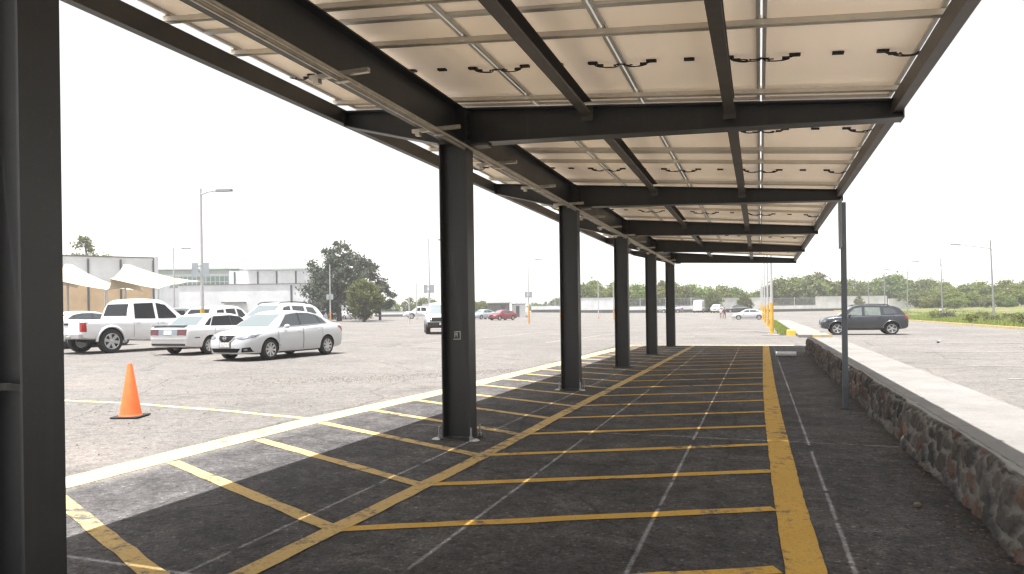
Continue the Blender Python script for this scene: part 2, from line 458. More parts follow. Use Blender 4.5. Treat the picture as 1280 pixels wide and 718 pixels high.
M['spoiler'] = simple('blue_grey_spoiler', (.24, .27, .31), .4, .2, .1, 8)
M['chrome'] = simple('chrome', (.75, .75, .76), .12, .95, 0)
M['plate'] = simple('number_plate', (.58, .58, .56), .5, 0, .35, 22)
M['well'] = simple('wheel_well', (.012, .012, .012), .9, 0, .1, 8)
M['skin'] = simple('skin', (.36, .21, .15), .6, 0, .05, 8)
M['hair'] = simple('dark_hair', (.02, .016, .014), .6, 0, .1, 20)

# ---------------------------------------------------------------- place: camera numbers and lie of the land
F, H, ROLL, CX, CY = 880., 1.45, .014, 640., 389.3
YAW = math.atan(310 / F)
cyw, syw = math.cos(YAW), math.sin(YAW)
def sstep(a, b, x):
    t = min(1., max(0., (x - a) / (b - a)))
    return t * t * (3 - 2 * t)
def gz(x, y):
    """height of the lot: level under the carport, rising gently to the west and at the far end"""
    l = min(max(-7 - x, 0), 60) * .0105
    dip = -.0027 * min(max(y - 32, 0), 80) * sstep(-48, -26, x)
    far = .80 * sstep(110, 138, y) * sstep(-70, -45, x)
    return l + dip + far
def bearing(px, d):
    """ground position seen at photo column px at camera depth d"""
    a = (px - CX) / F
    return ((-syw + a * cyw) * d, (cyw + a * syw) * d)
# ---------------------------------------------------------------- ground
def sheet(name, xs, ys, zf, mat, kind='structure'):
    mb = MB()
    nx, ny = len(xs), len(ys)
    mb.v = [(x, y, zf(x, y)) for y in ys for x in xs]
    mb.f = [(j * nx + i, j * nx + i + 1, (j + 1) * nx + i + 1, (j + 1) * nx + i) for j in range(ny - 1) for i in range(nx - 1)]
    mb.m = [0] * len(mb.f)
    return mb.build(name, mat, None, 40, kind)
def lin(a, b, n): return [a + (b - a) * i / n for i in range(n + 1)]
KX = 14.3
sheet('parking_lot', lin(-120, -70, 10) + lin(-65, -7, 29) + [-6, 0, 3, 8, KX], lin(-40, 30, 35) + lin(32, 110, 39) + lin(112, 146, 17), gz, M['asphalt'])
def tz(x, y):
    return min(-.25, gz(x, y) - .25) if y < 150 and x < KX else gz(min(x, KX), min(y, 146)) - .05
def tz2(x, y):
    if -125 < x < KX - .5 and -45 < y < 146.5: return gz(x, y) - .4
    return gz(min(max(x, -120), KX), min(max(y, -40), 150)) - .02
sheet('terrain', [-3200, -1500, -700, -300, -160, -126] + lin(-119, 13, 22) + [KX, 30, 60, 120, 300, 700, 1500, 3200],
      [-800, -300, -100, -46] + lin(-39, 145, 30) + [147, 160, 200, 300, 600, 1200, 2000, 3200], tz2, M['earth'])
# verge on the right behind its yellow kerb
def vz(x, y): return gz(KX, y) + .10 + .06 * math.sin(x * 1.3 + y * .4) + .035 * max(0, x - 15) * .4
sheet('verge', [KX + .16] + lin(14.9, 46, 30), lin(18, 160, 80), lambda x, y: vz(x, y) if x > 14.6 else gz(KX, y) + .11, M['verge'])
kb = MB()
for i in range(70):
    y0, y1 = 18 + 2 * i, 18 + 2 * (i + 1) - .012
    z0, z1 = gz(KX, y0), gz(KX, y1)
    j = rng.uniform(-.008, .008)
    kb.hexa([(KX + j, y0, z0 - .1), (KX + .16 + j, y0, z0 - .1), (KX + .16 + j, y1, z1 - .1), (KX + j, y1, z1 - .1)],
            [(KX + .02 + j, y0, z0 + .15), (KX + .16 + j, y0, z0 + .15), (KX + .16 + j, y1, z1 + .15), (KX + .02 + j, y1, z1 + .15)])
kb.build('verge_kerb', M['kerb_yellow'], None, None, 'structure')

# painted markings, sheets a few millimetres above the asphalt with ragged edges
def stroke(mb, pts, w, z=.004, seg=.22, jit=.008):
    pts = [Vector((p[0], p[1], 0)) for p in pts]
    out = []
    for a, b in zip(pts[:-1], pts[1:]):
        n = max(1, int((b - a).length / seg))
        for i in range(n): out.append(a.lerp(b, i / n))
    out.append(pts[-1])
    vs = []; fs = []
    for i, p in enumerate(out):
        d = (out[min(i + 1, len(out) - 1)] - out[max(i - 1, 0)]).normalized()
        nrm = Vector((-d.y, d.x, 0))
        for s in (1, -1):
            q = p + nrm * (s * w / 2 + rng.uniform(-jit, jit))
            vs.append((q.x, q.y, gz(q.x, q.y) + z))
    for i in range(len(out) - 1):
        fs.append((2 * i + 1, 2 * i + 3, 2 * i + 2, 2 * i))
    mb.add(vs, fs)
XC, XR, XB = -2.62, .16, -5.62
b = MB(); stroke(b, [(-5.75, 1.0), (-5.78, 8), (-5.45, 12), (-5.2, 19), (-5.0, 28.4)], .40, .004, .25, .012); stroke(b, [(-5.1, 28.55), (1.2, 28.75)], .34, .0045)
b.build('border_line', M['cream'], None, None, 'structure')
b = MB(); stroke(b, [(-2.80, -1), (-2.74, 3.2), (-2.64, 6.5), (-2.63, 9.5), (-2.55, 16), (-2.46, 28.3)], .155, .006)
b.build('spine_line', M['yellow_pale'], None, None, 'structure')
b = MB(); stroke(b, [(.24, -1), (.22, 4.1), (.185, 5.8), (.15, 9.8), (.14, 14.2), (.19, 28.3)], .215, .006, .12, .004)
b.build('bay_end_line', M['yellow'], None, None, 'structure')
b = MB()
yb = 4.085
for k in range(-3, 19):
    y = yb + 1.262 * k
    e = rng.uniform(-.03, .03)
    stroke(b, [(XC - .06 - .008 * max(0, 8 - y), y - .03), (.075, y + 1.30 + e)], .115, .0048)
b.build('bay_lines', M['yellow'], None, None, 'structure')
b = MB()
for k in range(-2, 19):
    y = yb + 1.262 * k
    stroke(b, [(XC - .09, y - .03), (-5.52 + .017 * max(0, y - 10), y + 1.38)], .125, .0052)
b.build('bay_lines', M['yellow_pale'], None, None, 'structure')
b = MB(); stroke(b, [(-12.5, 8.66), (-9.7, 8.77), (-7.4, 8.55), (-5.9, 8.25)], .125, .005, .2, .01)
b.build('cross_line', M['cream'], None, None, 'structure')
b = MB()
stroke(b, [(-13.8, 25.2), (-13.4, 47)], .12, .010); 
for y in (13.5, 16.1, 19.3, 22.0, 24.9, 27.6, 30.4): stroke(b, [(4.2 + .02 * y, y - .05), (9.4, y + .4)], .10, .008, .3, .012)
stroke(b, [(-9, 30), (-8.2, 46)], .12, .010); stroke(b, [(-2.0, 47), (.3, 47.2)], .5, .02)
b.build('faint_lines', M['faint'], None, None, 'structure')

# loose gravel strip on the lot, leaf litter and dirt by the stone wall
def chips(name, spots, mats, label, cat, smin, smax):
    mb = MB()
    for (x, y, z) in spots:
        s = rng.uniform(smin, smax)
        a = rng.uniform(0, 6.28)
        pts = []
        for k in range(5):
            t = a + k * 1.2566
            q = s * rng.uniform(.6, 1.1)
            pts.append((x + q * math.cos(t), y + q * math.sin(t), z + .001))
        top = (x + rng.uniform(-.2, .2) * s, y + rng.uniform(-.2, .2) * s, z + s * rng.uniform(.35, .8))
        mb.add(pts + [top], [(k, (k + 1) % 5, 5) for k in range(5)])
    return tag(mb.build(name, mats), label, cat, None, 'stuff')
sp = []
for i in range(1500):
    y = 2 + 25 * rng.random() ** 1.5
    x = 1.33 - abs(rng.gauss(0, .16)) * (1.6 if rng.random() < .25 else 1)
    sp.append((x, y, 0.0))
chips('leaf_litter', sp, M['litter'], 'dry leaves, dirt and small stones lying along the foot of the stone wall', 'leaf litter', .004, .019)
sp = []
for i in range(1700):
    t = rng.random()
    x = -9.8 + 6.5 * t + rng.gauss(0, .5); y = 12.0 + 6.5 * t + rng.gauss(0, .32)
    sp.append((x, y, gz(x, y)))
for i in range(900):
    x = rng.uniform(-13, -6); y = rng.uniform(4, 20); sp.append((x, y, gz(x, y)))
chips('loose_gravel', sp, M['litter'], 'loose reddish gravel scattered over the sunlit parking lot', 'gravel', .006, .022)

# raised walkway with its rubble stone face
WX0, WX1, WT, WY0, WY1 = 1.36, 2.27, .47, -3., 24.6
mb = MB(); y = WY0
while y < WY1 - .01:
    e = min(WY1, y + 2.4)
    mb.box(WX0 + .110, WX1 + .04, y + .004, e - .004, WT - .10, WT)
    mb.box(WX0 + .12, WX1, y, e, -.1, WT - .101)
    y = e
o = mb.build('raised_walkway', M['concrete'], None, None, 'structure')
bv = o.modifiers.new('b', 'BEVEL'); bv.width = .012; bv.segments = 2
def stone_wall():
    ny, nz, nt = 1350, 32, 5
    cell, asp = .235, .72
    pts = {}
    def seed(i, j):
        if (i, j) not in pts:
            r = random.Random(i * 7919 + j * 104729)
            base = r.choice([(.085, .075, .07), (.07, .068, .07), (.11, .072, .058), (.13, .09, .072), (.09, .084, .078), (.055, .053, .053), (.105, .095, .083), (.075, .07, .066)])
            k = r.uniform(1., 1.65)
            pts[(i, j)] = (i * cell + r.uniform(-.085, .085) + (j % 2) * .1, j * cell * asp + r.uniform(-.06, .06), r.uniform(.5, 1.2), tuple(c * k for c in base), r.uniform(-.6, .6), r.uniform(.7, 1.3))
        return pts[(i, j)]
    vs = []; cols = []; mort = []
    top = WT - .004
    def look(y, z):
        yw = y + .03 * math.sin(z * 19 + y * 3) + .014 * math.sin(z * 41 + y * 27); zw = z + .022 * math.sin(y * 17) + .010 * math.sin(y * 53 + z * 31)
        i0, j0 = int(math.floor(yw / cell)), int(math.floor(zw / (cell * asp)))
        best = []
        for i in range(i0 - 2, i0 + 3):
            for j in range(j0 - 2, j0 + 3):
                q = seed(i, j)
                dy, dz = yw - q[0], zw - q[1]
                dy += dz * q[4]
                best.append((math.sqrt(dy * dy * q[5] + dz * dz / q[5]), q))
        best.sort(key=lambda t: t[0])
        return best[1][0] - best[0][0], best[0][1]
    for a in range(ny + 1):
        y = WY0 + (WY1 - WY0) * a / ny
        wav = .018 * math.sin(y * 2.3) + .012 * math.sin(y * 5.9 + 1)
        for c in range(nz + nt + 1):
            u = min(1., c / nz); z = -.04 + (top + .04) * u
            e, q = look(y, z + max(0, c - nz) * .02)
            s = sstep(.018, .06, e)
            n = math.sin(y * 37 + z * 23) * .004 + math.sin(y * 91 - z * 57) * .003
            out = .008 + .034 * q[2] * s + n + .003 * math.sin(y * 143 + z * 61) * math.sin(z * 117 - y * 49) * s
            if c <= nz:
                edge = sstep(.86, 1., u)
                vs.append((WX0 + .085 - .05 * (1 - u) - out + .02 * edge + wav, y, z - .012 * edge + n))
            else:
                x = WX0 + .06 + wav + (c - nz) / nt * (.055 - wav)
                vs.append((x, y, top + .004 * s - .004))
            cols.append(q[3] + (1.,)); mort.append(1 - sstep(.026, .050, e) if c <= nz - 1 else 1.)
    w = nz + nt + 1
    fs = [(a * w + c + w, a * w + c, a * w + c + 1, a * w + c + w + 1) for a in range(ny) for c in range(w - 1)]
    k = len(vs); me = bpy.data.meshes.new('stone_wall')
    vs += [(WX0 + .115, WY0, -.04), (WX0 + .115, WY1, -.04)]
    fs.append(tuple([k + 1] + [ny * w + c for c in range(w - 1, -1, -1)])); fs.append(tuple([k] + list(range(w))))
    fs += [(a * w + w - 1, (a + 1) * w + w - 1, k + 1) for a in range(ny // 2, ny)] + [(a * w + w - 1, (a + 1) * w + w - 1, k) for a in range(ny // 2)]
    fs.append((k, (ny // 2) * w + w - 1, k + 1))
    me.from_pydata(vs, [], fs)
    at = me.attributes.new('stone', 'FLOAT_COLOR', 'POINT'); at.data.foreach_set('color', [x for c in cols + [(.15, .14, .13, 1)] * 2 for x in c])
    am = me.attributes.new('mortar', 'FLOAT', 'POINT'); am.data.foreach_set('value', mort + [1.] * 2)
    me.materials.append(M['stone'])
    me.polygons.foreach_set('use_smooth', [True] * len(me.polygons))
    me.update()
    return tag(link('stone_wall', me), 'low rubble stone retaining wall with grey mortar under the raised concrete walkway', 'stone wall')
stone_wall()
# second walkway further on, low, with its grass strip and yellow kerb end
mb = MB(); y = 36.6
while y < 88:
    e = min(88, y + 3)
    z = gz(2, y)
    mb.box(1.75, 3.15, y + .006, e - .006, z - .2, z + .13)
    y = e
mb.build('walkway', M['concrete'], None, None, 'structure')
mb = MB(); mb.box(2.35, 3.2, 36.35, 36.58, -.2, .13); mb.build('kerb', M['kerb_yellow'], None, None, 'structure')
mb = MB(); mb.hexa([(1.28, 38.9, -.15), (1.73, 38.9, -.15), (1.73, 39.9, -.15), (1.28, 39.9, -.15)], [(1.31, 38.95, .27), (1.73, 38.95, .27), (1.73, 39.9, .27), (1.31, 39.9, .27)])
o = mb.build('kerb_block', M['lamp_yellow']); bv = o.modifiers.new('b', 'BEVEL'); bv.width = .03; bv.segments = 2
tag(o, 'yellow painted concrete block at the end of the grass strip beside the far walkway', 'kerb block')
sheet('planting_strip', lin(.95, 1.72, 3), lin(40, 88, 30), lambda x, y: gz(x, y) + .05, M['verge'])
mb = MB(); stroke(mb, [(.1, 39.5), (.95, 39.7), (1.0, 41)], .7, .02); stroke(mb, [(-.2, 45.5), (.9, 46)], 1.2, .02); mb.build('pavement_patch', M['concrete'], None, None, 'structure')

# ---------------------------------------------------------------- solar carport
CYS = [2.33 + 5.09 * k for k in range(-1, 6)]
CXC = -3.27
def zt(x, y): return 3.475 - .0885 * x - .006 * (y - 7.4)
car = empty('solar_carport', (CXC, CYS[0], 0), 0, 'long charcoal steel carport roofed with solar panels over the yellow marked bays', 'carport')
OX, OY = CXC, CYS[0]
def shift(mb):
    mb.v = [(x - OX, y - OY, z) for (x, y, z) in mb.v]
    return mb
# one column with base plate, bolts; copied
cm = MB(); hz = 3.36
for (x0, x1) in ((-.17, -.154), (.154, .17)): cm.box(x0, x1, -.10, .10, .02, hz)
cm.box(-.154, .154, -.006, .006, .02, hz)
cm_me = cm.mesh('column', M['steel'])
bp = MB(); bp.box(-.22, .22, -.16, .16, .0, .014); bp_me = bp.mesh('base_plate', M['dusty_steel'])
gr = MB(); gr.lathe([(.0, .02), (.035, .018), (.055, .008), (.065, .0)], 9); gr_me = gr.mesh('grout_dab', M['grout'], 50)
ab = MB(); ab.lathe([(.0, .15), (.011, .15), (.011, .03)], 8); ab.lathe([(0, .05), (.022, .05), (.022, .02)], 6); ab_me = ab.mesh('anchor_bolt', M['bolt'])
bb = MB(); bb.lathe([(.0, .016), (.016, .016), (.016, .0)], 6, axis='x'); bb_me = bb.mesh('beam_bolt', M['dusty_steel'])
for i, y in enumerate(CYS):
    c = link('column', cm_me, car); c.location = (0, y - OY, 0)
    link('base_plate', bp_me, c)
    if 1 <= i <= 3:
        for gx, gy in ((-.225, -.13), (.225, -.11)):
            gd = link('grout_dab', gr_me, c); gd.location = (gx, gy, .004)
    for sx in (-1, 1):
        for sy in (-1, 1):
            if i < 4:
                a = link('anchor_bolt', ab_me, c); a.location = (sx * .196, sy * .132, 0)
    # joint between column and roof beams
    j = MB(); top = zt(CXC, y)
    j.box(CXC - .17, CXC + .17, y - .125, y + .125, hz + .001, hz + .021)
    j.box(CXC - .16, CXC + .16, y - .1, y + .1, hz + .022, top - .004)
    shift(j).build('column_head', M['steel'], car)
    # cross beams, tapering to their tips
    r = MB(); x0, x1 = CXC + .175, 1.27
    r.ibeam_x(x0, x1, y, zt(x0, y), zt(x1, y), .395, .175, .2)
    r.box(x0 - .012, x0 + .006, y - .1, y + .1, zt(x0, y) - .41, zt(x0, y) - .002)
    r.box(x1 - .002, x1 + .01, y - .1, y + .1, zt(x1, y) - .178, zt(x1, y) - .002)
    crb = shift(r).build('cross_beam', M['steel'], car)
    if i < 5:
        for sy in (-1, 1):
            for dz in (.06, .15, .26, .35):
                bo_ = link('beam_bolt', bb_me, crb); bo_.location = (CXC + .181 - OX, y + sy * .06 - OY, zt(CXC, y) - dz - .01)
    l = MB(); x0, x1 = -4.68, CXC - .175
    l.ibeam_x(x0, x1, y, zt(x0, y), zt(x1, y), .185, .40, .2)
    l.box(x0 - .01, x0 + .002, y - .1, y + .1, zt(x0, y) - .188, zt(x0, y) - .002)
    shift(l).build('cross_beam', M['steel'], car)
    st = MB(); st.box(-3.05, -2.86, y - .085, y + .085, zt(-3, y) - .425, zt(-3, y) - .399); shift(st).build('beam_stiffener', M['purlin'], car)
# small stencilled mark on the second column seen (a framed letter like sign)
mk = MB(); yy = -.0085
def mkbox(x0, x1, z0, z1): mk.box(x0, x1, yy - .001, yy, z0, z1)
mkbox(-.06, .03, 1.135, 1.143); mkbox(-.03, .03, 1.222, 1.23); mkbox(.022, .03, 1.144, 1.221)
mkbox(-.045, -.037, 1.16, 1.23); mkbox(-.036, -.01, 1.185, 1.193); mkbox(-.015, -.008, 1.16, 1.215); mkbox(-.03, -.02, 1.2, 1.213)
mo = mk.build('stencil_mark', M['white_paint'], [c for c in car.children if c.name.startswith('column') and abs(c.location.y - (CYS[2] - OY)) < .01 and 'head' not in c.name][0])
# strap clamp on the nearest column
cl = MB(); cl.box(-.153, .153, -.098, -.065, 1.125, 1.155); cl.build('column_strap', M['dusty_steel'], [c for c in car.children if c.name.startswith('column') and abs(c.location.y - (CYS[1] - OY)) < .01 and 'head' not in c.name][0])
# girders between columns, purlins, edge beams
for i in range(6):
    y0, y1 = CYS[i] + .105, CYS[i + 1] - .105
    g = MB(); g.ibeam_y(CXC + .04, y0, y1, zt(CXC, y0), zt(CXC, y1), .405, .2); shift(g).build('girder', M['steel'], car)
    for px in (-1.70, -.26):
        p = MB(); t0, t1 = zt(px, y0) + .035, zt(px, y1) + .035
        for (xa, xb, a, bb) in ((-.05, -.044, -.15, 0), (-.044, .05, -.15, -.144), (-.044, .05, -.006, 0), (.044, .05, -.144, -.122)):
            p.hexa([(px + xa, y0, t0 + a), (px + xb, y0, t0 + a), (px + xb, y1, t1 + a), (px + xa, y1, t1 + a)],
                   [(px + xa, y0, t0 + bb), (px + xb, y0, t0 + bb), (px + xb, y1, t1 + bb), (px + xa, y1, t1 + bb)])
        p.box(px - .06, px + .06, CYS[i + 1] - .118, CYS[i + 1] - .104, zt(px, y1) - .17, zt(px, y1) - .02)
        shift(p).build('purlin', M['purlin'], car)
    for (px, mt) in ((1.195, 'purlin'), (-4.70, 'steel')):
        e = MB(); ya, ybb = CYS[i] - .1 + (.004 if i else 0), CYS[i + 1] - .104
        if i == 5: ybb = CYS[6] + .1
        t0, t1 = zt(px, ya) + .02, zt(px, ybb) + .02
        dep = .15 if px > 0 else .175
        s = -1 if px > 0 else 1
        if px > 0: t0 += .012; t1 += .012
        for (xa, xb, a, bb) in ((-.006, .006, -dep, 0), (.006, .075, -dep, -dep + .01), (.006, .075, -.01, 0)):
            xa, xb = sorted((px - s * xa, px - s * xb))
            e.hexa([(xa, ya, t0 + a), (xb, ya, t0 + a), (xb, ybb, t1 + a), (xa, ybb, t1 + a)],
                   [(xa, ya, t0 + bb), (xb, ya, t0 + bb), (xb, ybb, t1 + bb), (xa, ybb, t1 + bb)])
        shift(e).build('edge_beam', M[mt], car)
# panels: five across, two rows per bay
PW, PL, GAP = 1.185, 2.535, .012
PX0 = -4.745
tilt = math.atan(.0885)
def panel_mesh():
    f = MB(); w, l, h = PW / 2, PL / 2, .035
    for (x0, x1, y0, y1) in ((-w, -w + .03, -l, l), (w - .03, w, -l, l), (-w + .03, w - .03, -l, -l + .03), (-w + .03, w - .03, l - .03, l)):
        f.box(x0, x1, y0, y1, 0, h)
    bs = MB(); bs.box(-w + .028, w - .028, -l + .028, l - .028, h - .010, h - .006)
    tp = MB(); tp.box(-w + .028, w - .028, -l + .028, l - .028, h - .005, h - .002)
    return f.mesh('panel_frame', M['alu_frame']), bs.mesh('solar_panel', M['backsheet']), tp.mesh('cell_glass', M['cells'])
fr_me, bs_me, tp_me = panel_mesh()
jb = MB(); jb.box(-.045, .045, -.024, .024, .006, .024); jb.box(-.02, .02, -.036, -.024, .010, .02); jb_me = jb.mesh('junction_box', M['black_plastic'])
def cable_mesh(flip, seed):
    r = random.Random(seed); m = MB(); s = -1 if flip else 1
    for k in range(2):
        ph = r.uniform(0, 6.28); am = r.uniform(.024, .044); n = 26; turns = r.uniform(1.2, 2.2); back = r.uniform(.03, .07)
        pts = []
        for i in range(n + 1):
            t = i / n
            pts.append((s * (PW / 2 - .24 + .255 * t + back * math.sin(t * 6.28 * turns + ph) * math.sin(math.pi * t)), am * math.sin(t * 6.28 * turns + ph + 1.3) * math.sin(math.pi * t) + (.01 - .02 * k), .006 - .022 * math.sin(math.pi * t) - .01 * k))
        m.tube(pts, .0052, 6)
    m.box(s * (PW / 2 - .19) - .03, s * (PW / 2 - .19) + .03, -.012, .012, -.018, .002)
    return m.mesh('cable', M['black_plastic'])
cab = [[cable_mesh(f, 3 + q + 11 * f) for q in range(6)] for f in (0, 1)]
rcab = random.Random(21)
far_jb = MB()
for i in range(6):
    for row in range(2):
        yc = CYS[i] + 5.09 * (.25 + .5 * row) + .25 + (.003 if row == 0 else -.003)
        for k in range(5):
            xc = PX0 + PW / 2 + k * (PW + GAP)
            z = zt(xc, yc) + .108
            p = link('solar_panel', bs_me, car)
            p.location = (xc - OX, yc - OY, z); p.rotation_euler = (-.006, tilt, 0)
            link('panel_frame', fr_me, p); link('cell_glass', tp_me, p)
            if i in (1, 2, 3):
                for q, jx in enumerate((-PW / 2 + .26, 0, PW / 2 - .26)):
                    j = link('junction_box', jb_me, p); j.location = (jx, 0, 0)
                link('cable', rcab.choice(cab[0]), p); link('cable', rcab.choice(cab[1]), p)
            elif i > 3:
                for jx in (-PW / 2 + .26, 0, PW / 2 - .26):
                    far_jb.box(xc + jx - .05, xc + jx + .05, yc - .03, yc + .03, zt(xc + jx, yc) + .112, zt(xc + jx, yc) + .13)
        for dy in (-.86, .86):
            rl = MB(); xa, xb, yy2 = -4.79, 1.28, yc + dy
            for (ya, ybb, a, c) in ((-.022, .022, .092, .097), (-.022, -.018, .055, .092), (.018, .022, .055, .092), (-.034, -.018, .050, .055), (.018, .034, .050, .055)):
                rl.hexa([(xa, yy2 + ya, zt(xa, yy2) + a), (xb, yy2 + ya, zt(xb, yy2) + a), (xb, yy2 + ybb, zt(xb, yy2) + a), (xa, yy2 + ybb, zt(xa, yy2) + a)],
                        [(xa, yy2 + ya, zt(xa, yy2) + c), (xb, yy2 + ya, zt(xb, yy2) + c), (xb, yy2 + ybb, zt(xb, yy2) + c), (xa, yy2 + ybb, zt(xa, yy2) + c)])
            for xe in (-4.755, -3.555, -2.358, -1.161, .036, 1.245):   # clamps holding the panel edges
                zc = zt(xe, yy2)
                rl.box(xe - .02, xe + .02, yy2 - .03, yy2 + .03, zc + .0975, zc + .125)
            shift(rl).build('rail', M['alu'], car)
tag(shift(far_jb).build('junction_box', M['black_plastic'], car), kind='stuff')
# conduits along the girder on strut brackets
cd = MB(); y = 1.0
for (cx_, rr) in ((-3.125, .022), (-3.06, .017)):
    cd2 = MB(); cd2.tube([(cx_, yy3, zt(CXC, yy3) - .405 - .062) for yy3 in lin(-2, 27.7, 12)], rr, 10); shift(cd2).build('conduit', M['galv'], car, 60)
for y in [4.83 - 1.775 * 3 + 1.775 * k for k in range(16)]:
    s = MB(); z = zt(CXC, y) - .405
    s.box(-3.40, -2.86, y - .02, y + .02, z - .040, z - .004); s.box(-3.125 - .03, -3.06 + .026, y - .022, y + .022, z - .09, z - .085)
    s.box(-3.36, -3.31, y - .026, y + .026, z - .075, z - .041); s.box(-3.31, -3.27, y - .012, y + .012, z - .003, z + .03)
    shift(s).build('conduit_bracket', M['galv'], car)

# ---------------------------------------------------------------- sign post, cone, small things
t = empty('sign_post', (1.13, 11.0, 0), 0, 'blue grey steel post with an edge-on sign plate before the stone wall', 'sign post')
m = MB(); m.box(-.036, .036, -.036, .036, 0, 2.93); o = m.build('post', M['post'], t); bv = o.modifiers.new('b', 'BEVEL'); bv.width = .006
m = MB(); m.box(-.043, -.038, -.22, .22, 2.28, 2.96); m.build('sign_plate', M['sign_back'], t)
m = MB(); m.box(-.08, .08, -.08, .08, 0, .008); m.build('foot_plate', M['dusty_steel'], t)
cx, cyy = -8.49, 7.66
t = empty('traffic_cone', (cx, cyy, gz(cx, cyy)), .35, 'orange traffic cone with a black base on the sunlit lot by the yellow line', 'traffic cone')
m = MB(); m.lathe([(.158, .028), (.150, .04), (.142, .06), (.032, .76), (.022, .772), (.016, .765), (.014, .70)], 40); m.build('cone_body', M['cone'], t, 45)
m = MB(); m.box(-.195, .195, -.195, .195, .004, .03); o = m.build('cone_base', M['rubber'], t); bv = o.modifiers.new('b', 'BEVEL'); bv.width = .03; bv.segments = 3
m = MB(); m.lathe([(.072, -.28), (.075, -.28), (.075, .28), (.072, .28)], 20, axis='x'); m.lathe([(.0, -.281), (.072, -.281)], 20, axis='x'); m.lathe([(.072, .281), (.0, .281)], 20, axis='x')
o = m.build('pipe_section', M['pvc'], None, 40); o.location = (.70, 22.2, .078); o.rotation_euler = (0, 0, .06)
tag(o, 'short white pipe section lying on the asphalt at the far end of the bays', 'pipe')
def crumple(name, loc, s, mat, label, cat, seed):
    r = random.Random(seed); bm = bmesh.new(); bmesh.ops.create_icosphere(bm, subdivisions=2, radius=s)
    for v in bm.verts: v.co *= r.uniform(.65, 1.15); v.co.z *= .6
    me = bpy.data.meshes.new(name); bm.to_mesh(me); bm.free(); me.materials.append(mat)
    o = link(name, me); o.location = (loc[0], loc[1], gz(loc[0], loc[1]) + s * .5); return tag(o, label, cat)
crumple('crumpled_paper', (6.8, 32.4), .045, M['paper'], 'small crumpled white paper lying on the open right lot', 'litter', 4)
crumple('rock', (6.45, 31.0), .06, M['dead'], 'small dark rock on the asphalt just beside the crumpled paper', 'rock', 5)
crumple('rock', (1.05, 5.75), .03, M['litter'], 'pale brown stone on the shaded asphalt near the stone wall', 'rock', 6)
# ---------------------------------------------------------------- vehicles
def pchip(xs, ys, x):
    xs = np.array(xs, float); ys = np.array(ys, float); x = np.array(x, float)
    h = np.diff(xs); d = np.diff(ys) / h; n = len(xs)
    m = np.zeros(n); m[0] = d[0]; m[-1] = d[-1]
    for i in range(1, n - 1):
        if d[i - 1] * d[i] > 0:
            w1 = 2 * h[i] + h[i - 1]; w2 = h[i] + 2 * h[i - 1]
            m[i] = (w1 + w2) / (w1 / d[i - 1] + w2 / d[i])
    k = np.clip(np.searchsorted(xs, x) - 1, 0, n - 2)
    t = (x - xs[k]) / h[k]
    return ((2 * t**3 - 3 * t**2 + 1) * ys[k] + (t**3 - 2 * t**2 + t) * h[k] * m[k] + (-2 * t**3 + 3 * t**2) * ys[k + 1] + (t**3 - t**2) * h[k] * m[k + 1])

def loft(stations, xs_n, flat_top=False):
    """body from (x, half width, z bottom, z shoulder, z centre top) stations"""
    st = sorted(stations); a = np.array(st)
    x0, x1 = a[0, 0], a[-1, 0]
    u = np.linspace(0, math.pi, xs_n); xs = x0 + (x1 - x0) * (1 - np.cos(u)) / 2 * .55 + (x1 - x0) * np.linspace(0, 1, xs_n) * .45
    W, ZB, ZS, ZT = [pchip(a[:, 0], a[:, i], xs) for i in (1, 2, 3, 4)]
    vs = []; fs = []
    half = 12
    for x, w, zb, zs, zt_ in zip(xs, W, ZB, ZS, ZT):
        hh = zs - zb
        sec = [(0, zb), (.80 * w, zb), (.93 * w, zb + .03), (.975 * w, zb + .18 * hh), (.992 * w, zb + .38 * hh), (1.0 * w, zb + .58 * hh), (.992 * w, zb + .78 * hh),
               (.970 * w, zs - .045), (.935 * w, zs), (.87 * w, zs + (zt_ - zs) * .38), (.55 * w, zs + (zt_ - zs) * .85), (0, zt_)]
        ring = [(x, y, z) for (y, z) in sec] + [(x, -y, z) for (y, z) in sec[-2:0:-1]]
        vs += ring
    n = 2 * half - 2
    for i in range(len(xs) - 1):
        for k in range(n):
            fs.append((i * n + k, (i + 1) * n + k, (i + 1) * n + (k + 1) % n, i * n + (k + 1) % n))
    fs.append(tuple(range(n))); q = (len(xs) - 1) * n
    fs.append(tuple(q + k for k in range(n - 1, -1, -1)))
    return vs, fs

